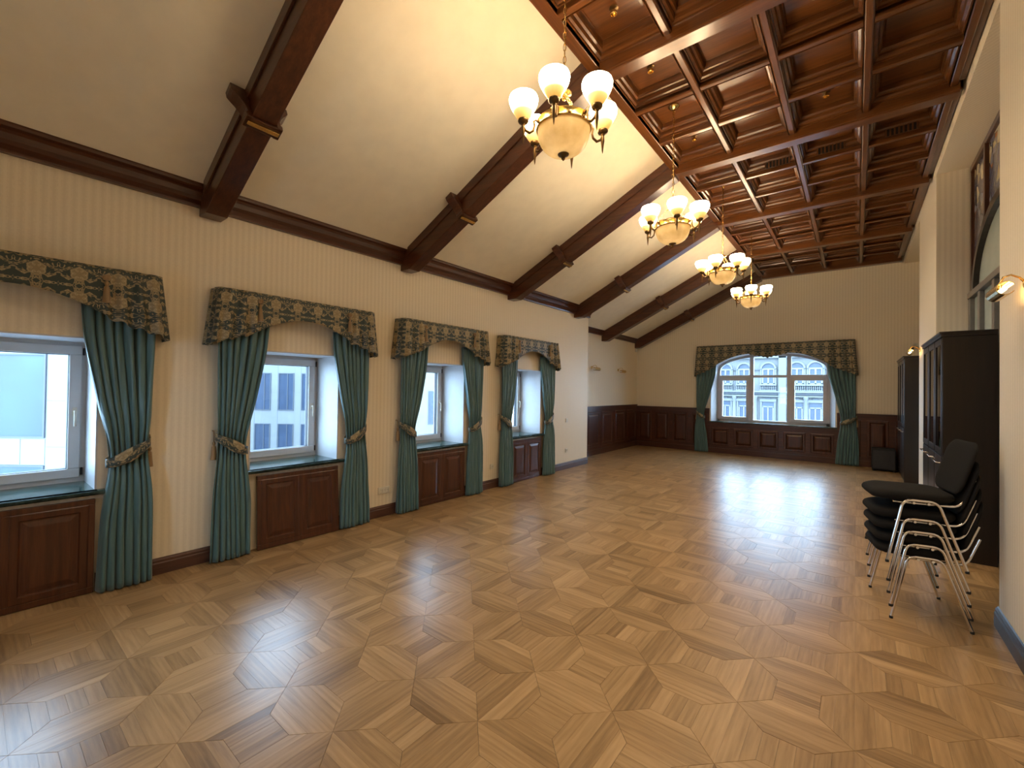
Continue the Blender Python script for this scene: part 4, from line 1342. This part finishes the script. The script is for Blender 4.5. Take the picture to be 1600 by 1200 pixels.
def facade():
    K = 42 / 27.0
    FY = 42.0
    e = empty('ornate_building', (-5.5, FY, -11))
    tag(e, 'ornate pale stucco building with arched windows across the street', 'building')
    off = (5.5, -FY, 11)
    def X(x): return x * K
    def Z(z): return 1.6 + (z - 1.6) * K
    def mk(mb, nm, mt, par=None, **kw):
        o = mb.build(nm, mt, par or e, **kw)
        if par is None: o.location = off
        return o
    def bx(mb, x0, x1, z0, z1, d0, d1=0.02): return mb.box(X(x0), X(x1), FY - d0, FY + d1, Z(z0), Z(z1))
    mk(bx(MB(), -14, 6, -6.5, 5.6, 0, 5), 'wall', 'stucco')
    xs = [-6.85, -5.85, -4.9, -3.73, -2.43, -1.63, -0.75, 0.2]
    for x in xs:
        # upper arched window
        hw = 0.30
        pts = [(X(x + hw * math.cos(PI * i / 12)), Z(2.87 + hw * math.sin(PI * i / 12))) for i in range(13)]
        mk(MB().prism(pts + [(X(x - hw), Z(2.06)), (X(x + hw), Z(2.06))], 1, FY - 0.05, FY + 0.02), 'arched_pane', 'dark_pane')
        f = MB()
        po = [(X(x + 0.385 * math.cos(PI * i / 12)), Z(2.87 + 0.385 * math.sin(PI * i / 12))) for i in range(13)]
        for i in range(12): f.prism([po[i], po[i + 1], pts[i + 1], pts[i]], 1, FY - 0.22, FY)
        mk(f, 'arch_surround', 'stucco')
        g = MB()
        for a, b, c, d in ((-0.30, 0.30, 2.83, 2.90), (-0.04, 0.04, 2.06, 2.83), (-0.30, -0.23, 2.06, 2.83), (0.23, 0.30, 2.06, 2.83), (-0.30, 0.30, 2.03, 2.10)): bx(g, x + a, x + b, c, d, 0.12)
        mk(g, 'casement_frame', 'frame_out')
        p = MB()
        for s in (-0.385, 0.315): bx(p, x + s, x + s + 0.07, 2.0, 2.85, 0.16)
        mk(p, 'side_pilaster', 'stucco')
        # balustrade
        b = MB()
        bx(b, x - 0.392, x + 0.392, 1.97, 2.04, 0.34); bx(b, x - 0.392, x + 0.392, 1.685, 1.73, 0.34)
        for k in range(9):
            xx = x - 0.35 + k * 0.0875
            b.lathe([(0.03 * K, 0), (0.018 * K, 0.06 * K), (0.032 * K, 0.13 * K), (0.015 * K, 0.22 * K), (0.026 * K, 0.25 * K)], 8, (X(xx), FY - 0.2, Z(1.73)))
        mk(b, 'balustrade', 'stucco')
        mk(bx(MB(), x - 0.39, x + 0.39, 1.73, 1.97, 0.06), 'balcony_back', 'stucco_grey')
        # lower window
        mk(bx(MB(), x - 0.27, x + 0.27, -0.1, 1.09, 0.05), 'lower_pane', 'dark_pane')
        g = MB()
        for a, c, d, q in ((-0.27, -0.21, -0.1, 0.83), (0.21, 0.27, -0.1, 0.83), (-0.03, 0.03, -0.1, 0.83)): bx(g, x + a, x + c, d, q, 0.12)
        bx(g, x - 0.27, x + 0.27, 0.80, 0.86, 0.12)
        mk(g, 'casement_frame', 'frame_out')
        s = MB()
        bx(s, x - 0.37, x - 0.28, -0.2, 1.1, 0.14); bx(s, x + 0.28, x + 0.37, -0.2, 1.1, 0.14); bx(s, x - 0.39, x + 0.39, 1.10, 1.24, 0.18)
        mk(s, 'window_surround', 'stucco')
        mk(bx(MB(), x - 0.12, x + 0.12, 1.24, 1.33, 0.12), 'keystone', 'stucco_grey')
    for z0, z1, d, mt in ((1.60, 1.68, 0.45, 'stucco'), (1.48, 1.60, 0.25, 'stucco_grey'), (1.38, 1.44, 0.35, 'stucco'), (3.45, 3.55, 0.3, 'stucco'), (2.80, 2.84, 0.1, 'stucco_grey')):
        mk(bx(MB(), -14, 6, z0, z1, d), 'string_course', mt)
    for x0, x1 in ((-3.24, -2.89), (-7.5, -7.2), (-0.2, 0.0)): mk(bx(MB(), x0, x1, -6.5, 5.6, 0.3), 'giant_pilaster', 'stucco')
    for x in (-2.03, -5.37, -4.33):
        c = MB().lathe([(0.12 * K, 0), (0.12 * K, 0.1 * K), (0.095 * K, 0.14 * K), (0.085 * K, 1.35 * K), (0.12 * K, 1.42 * K), (0.12 * K, 1.5 * K)], 14, (X(x), FY - 0.2, Z(-0.12)))
        mk(c, 'column', 'stucco', smooth=True, angle=40)
facade()
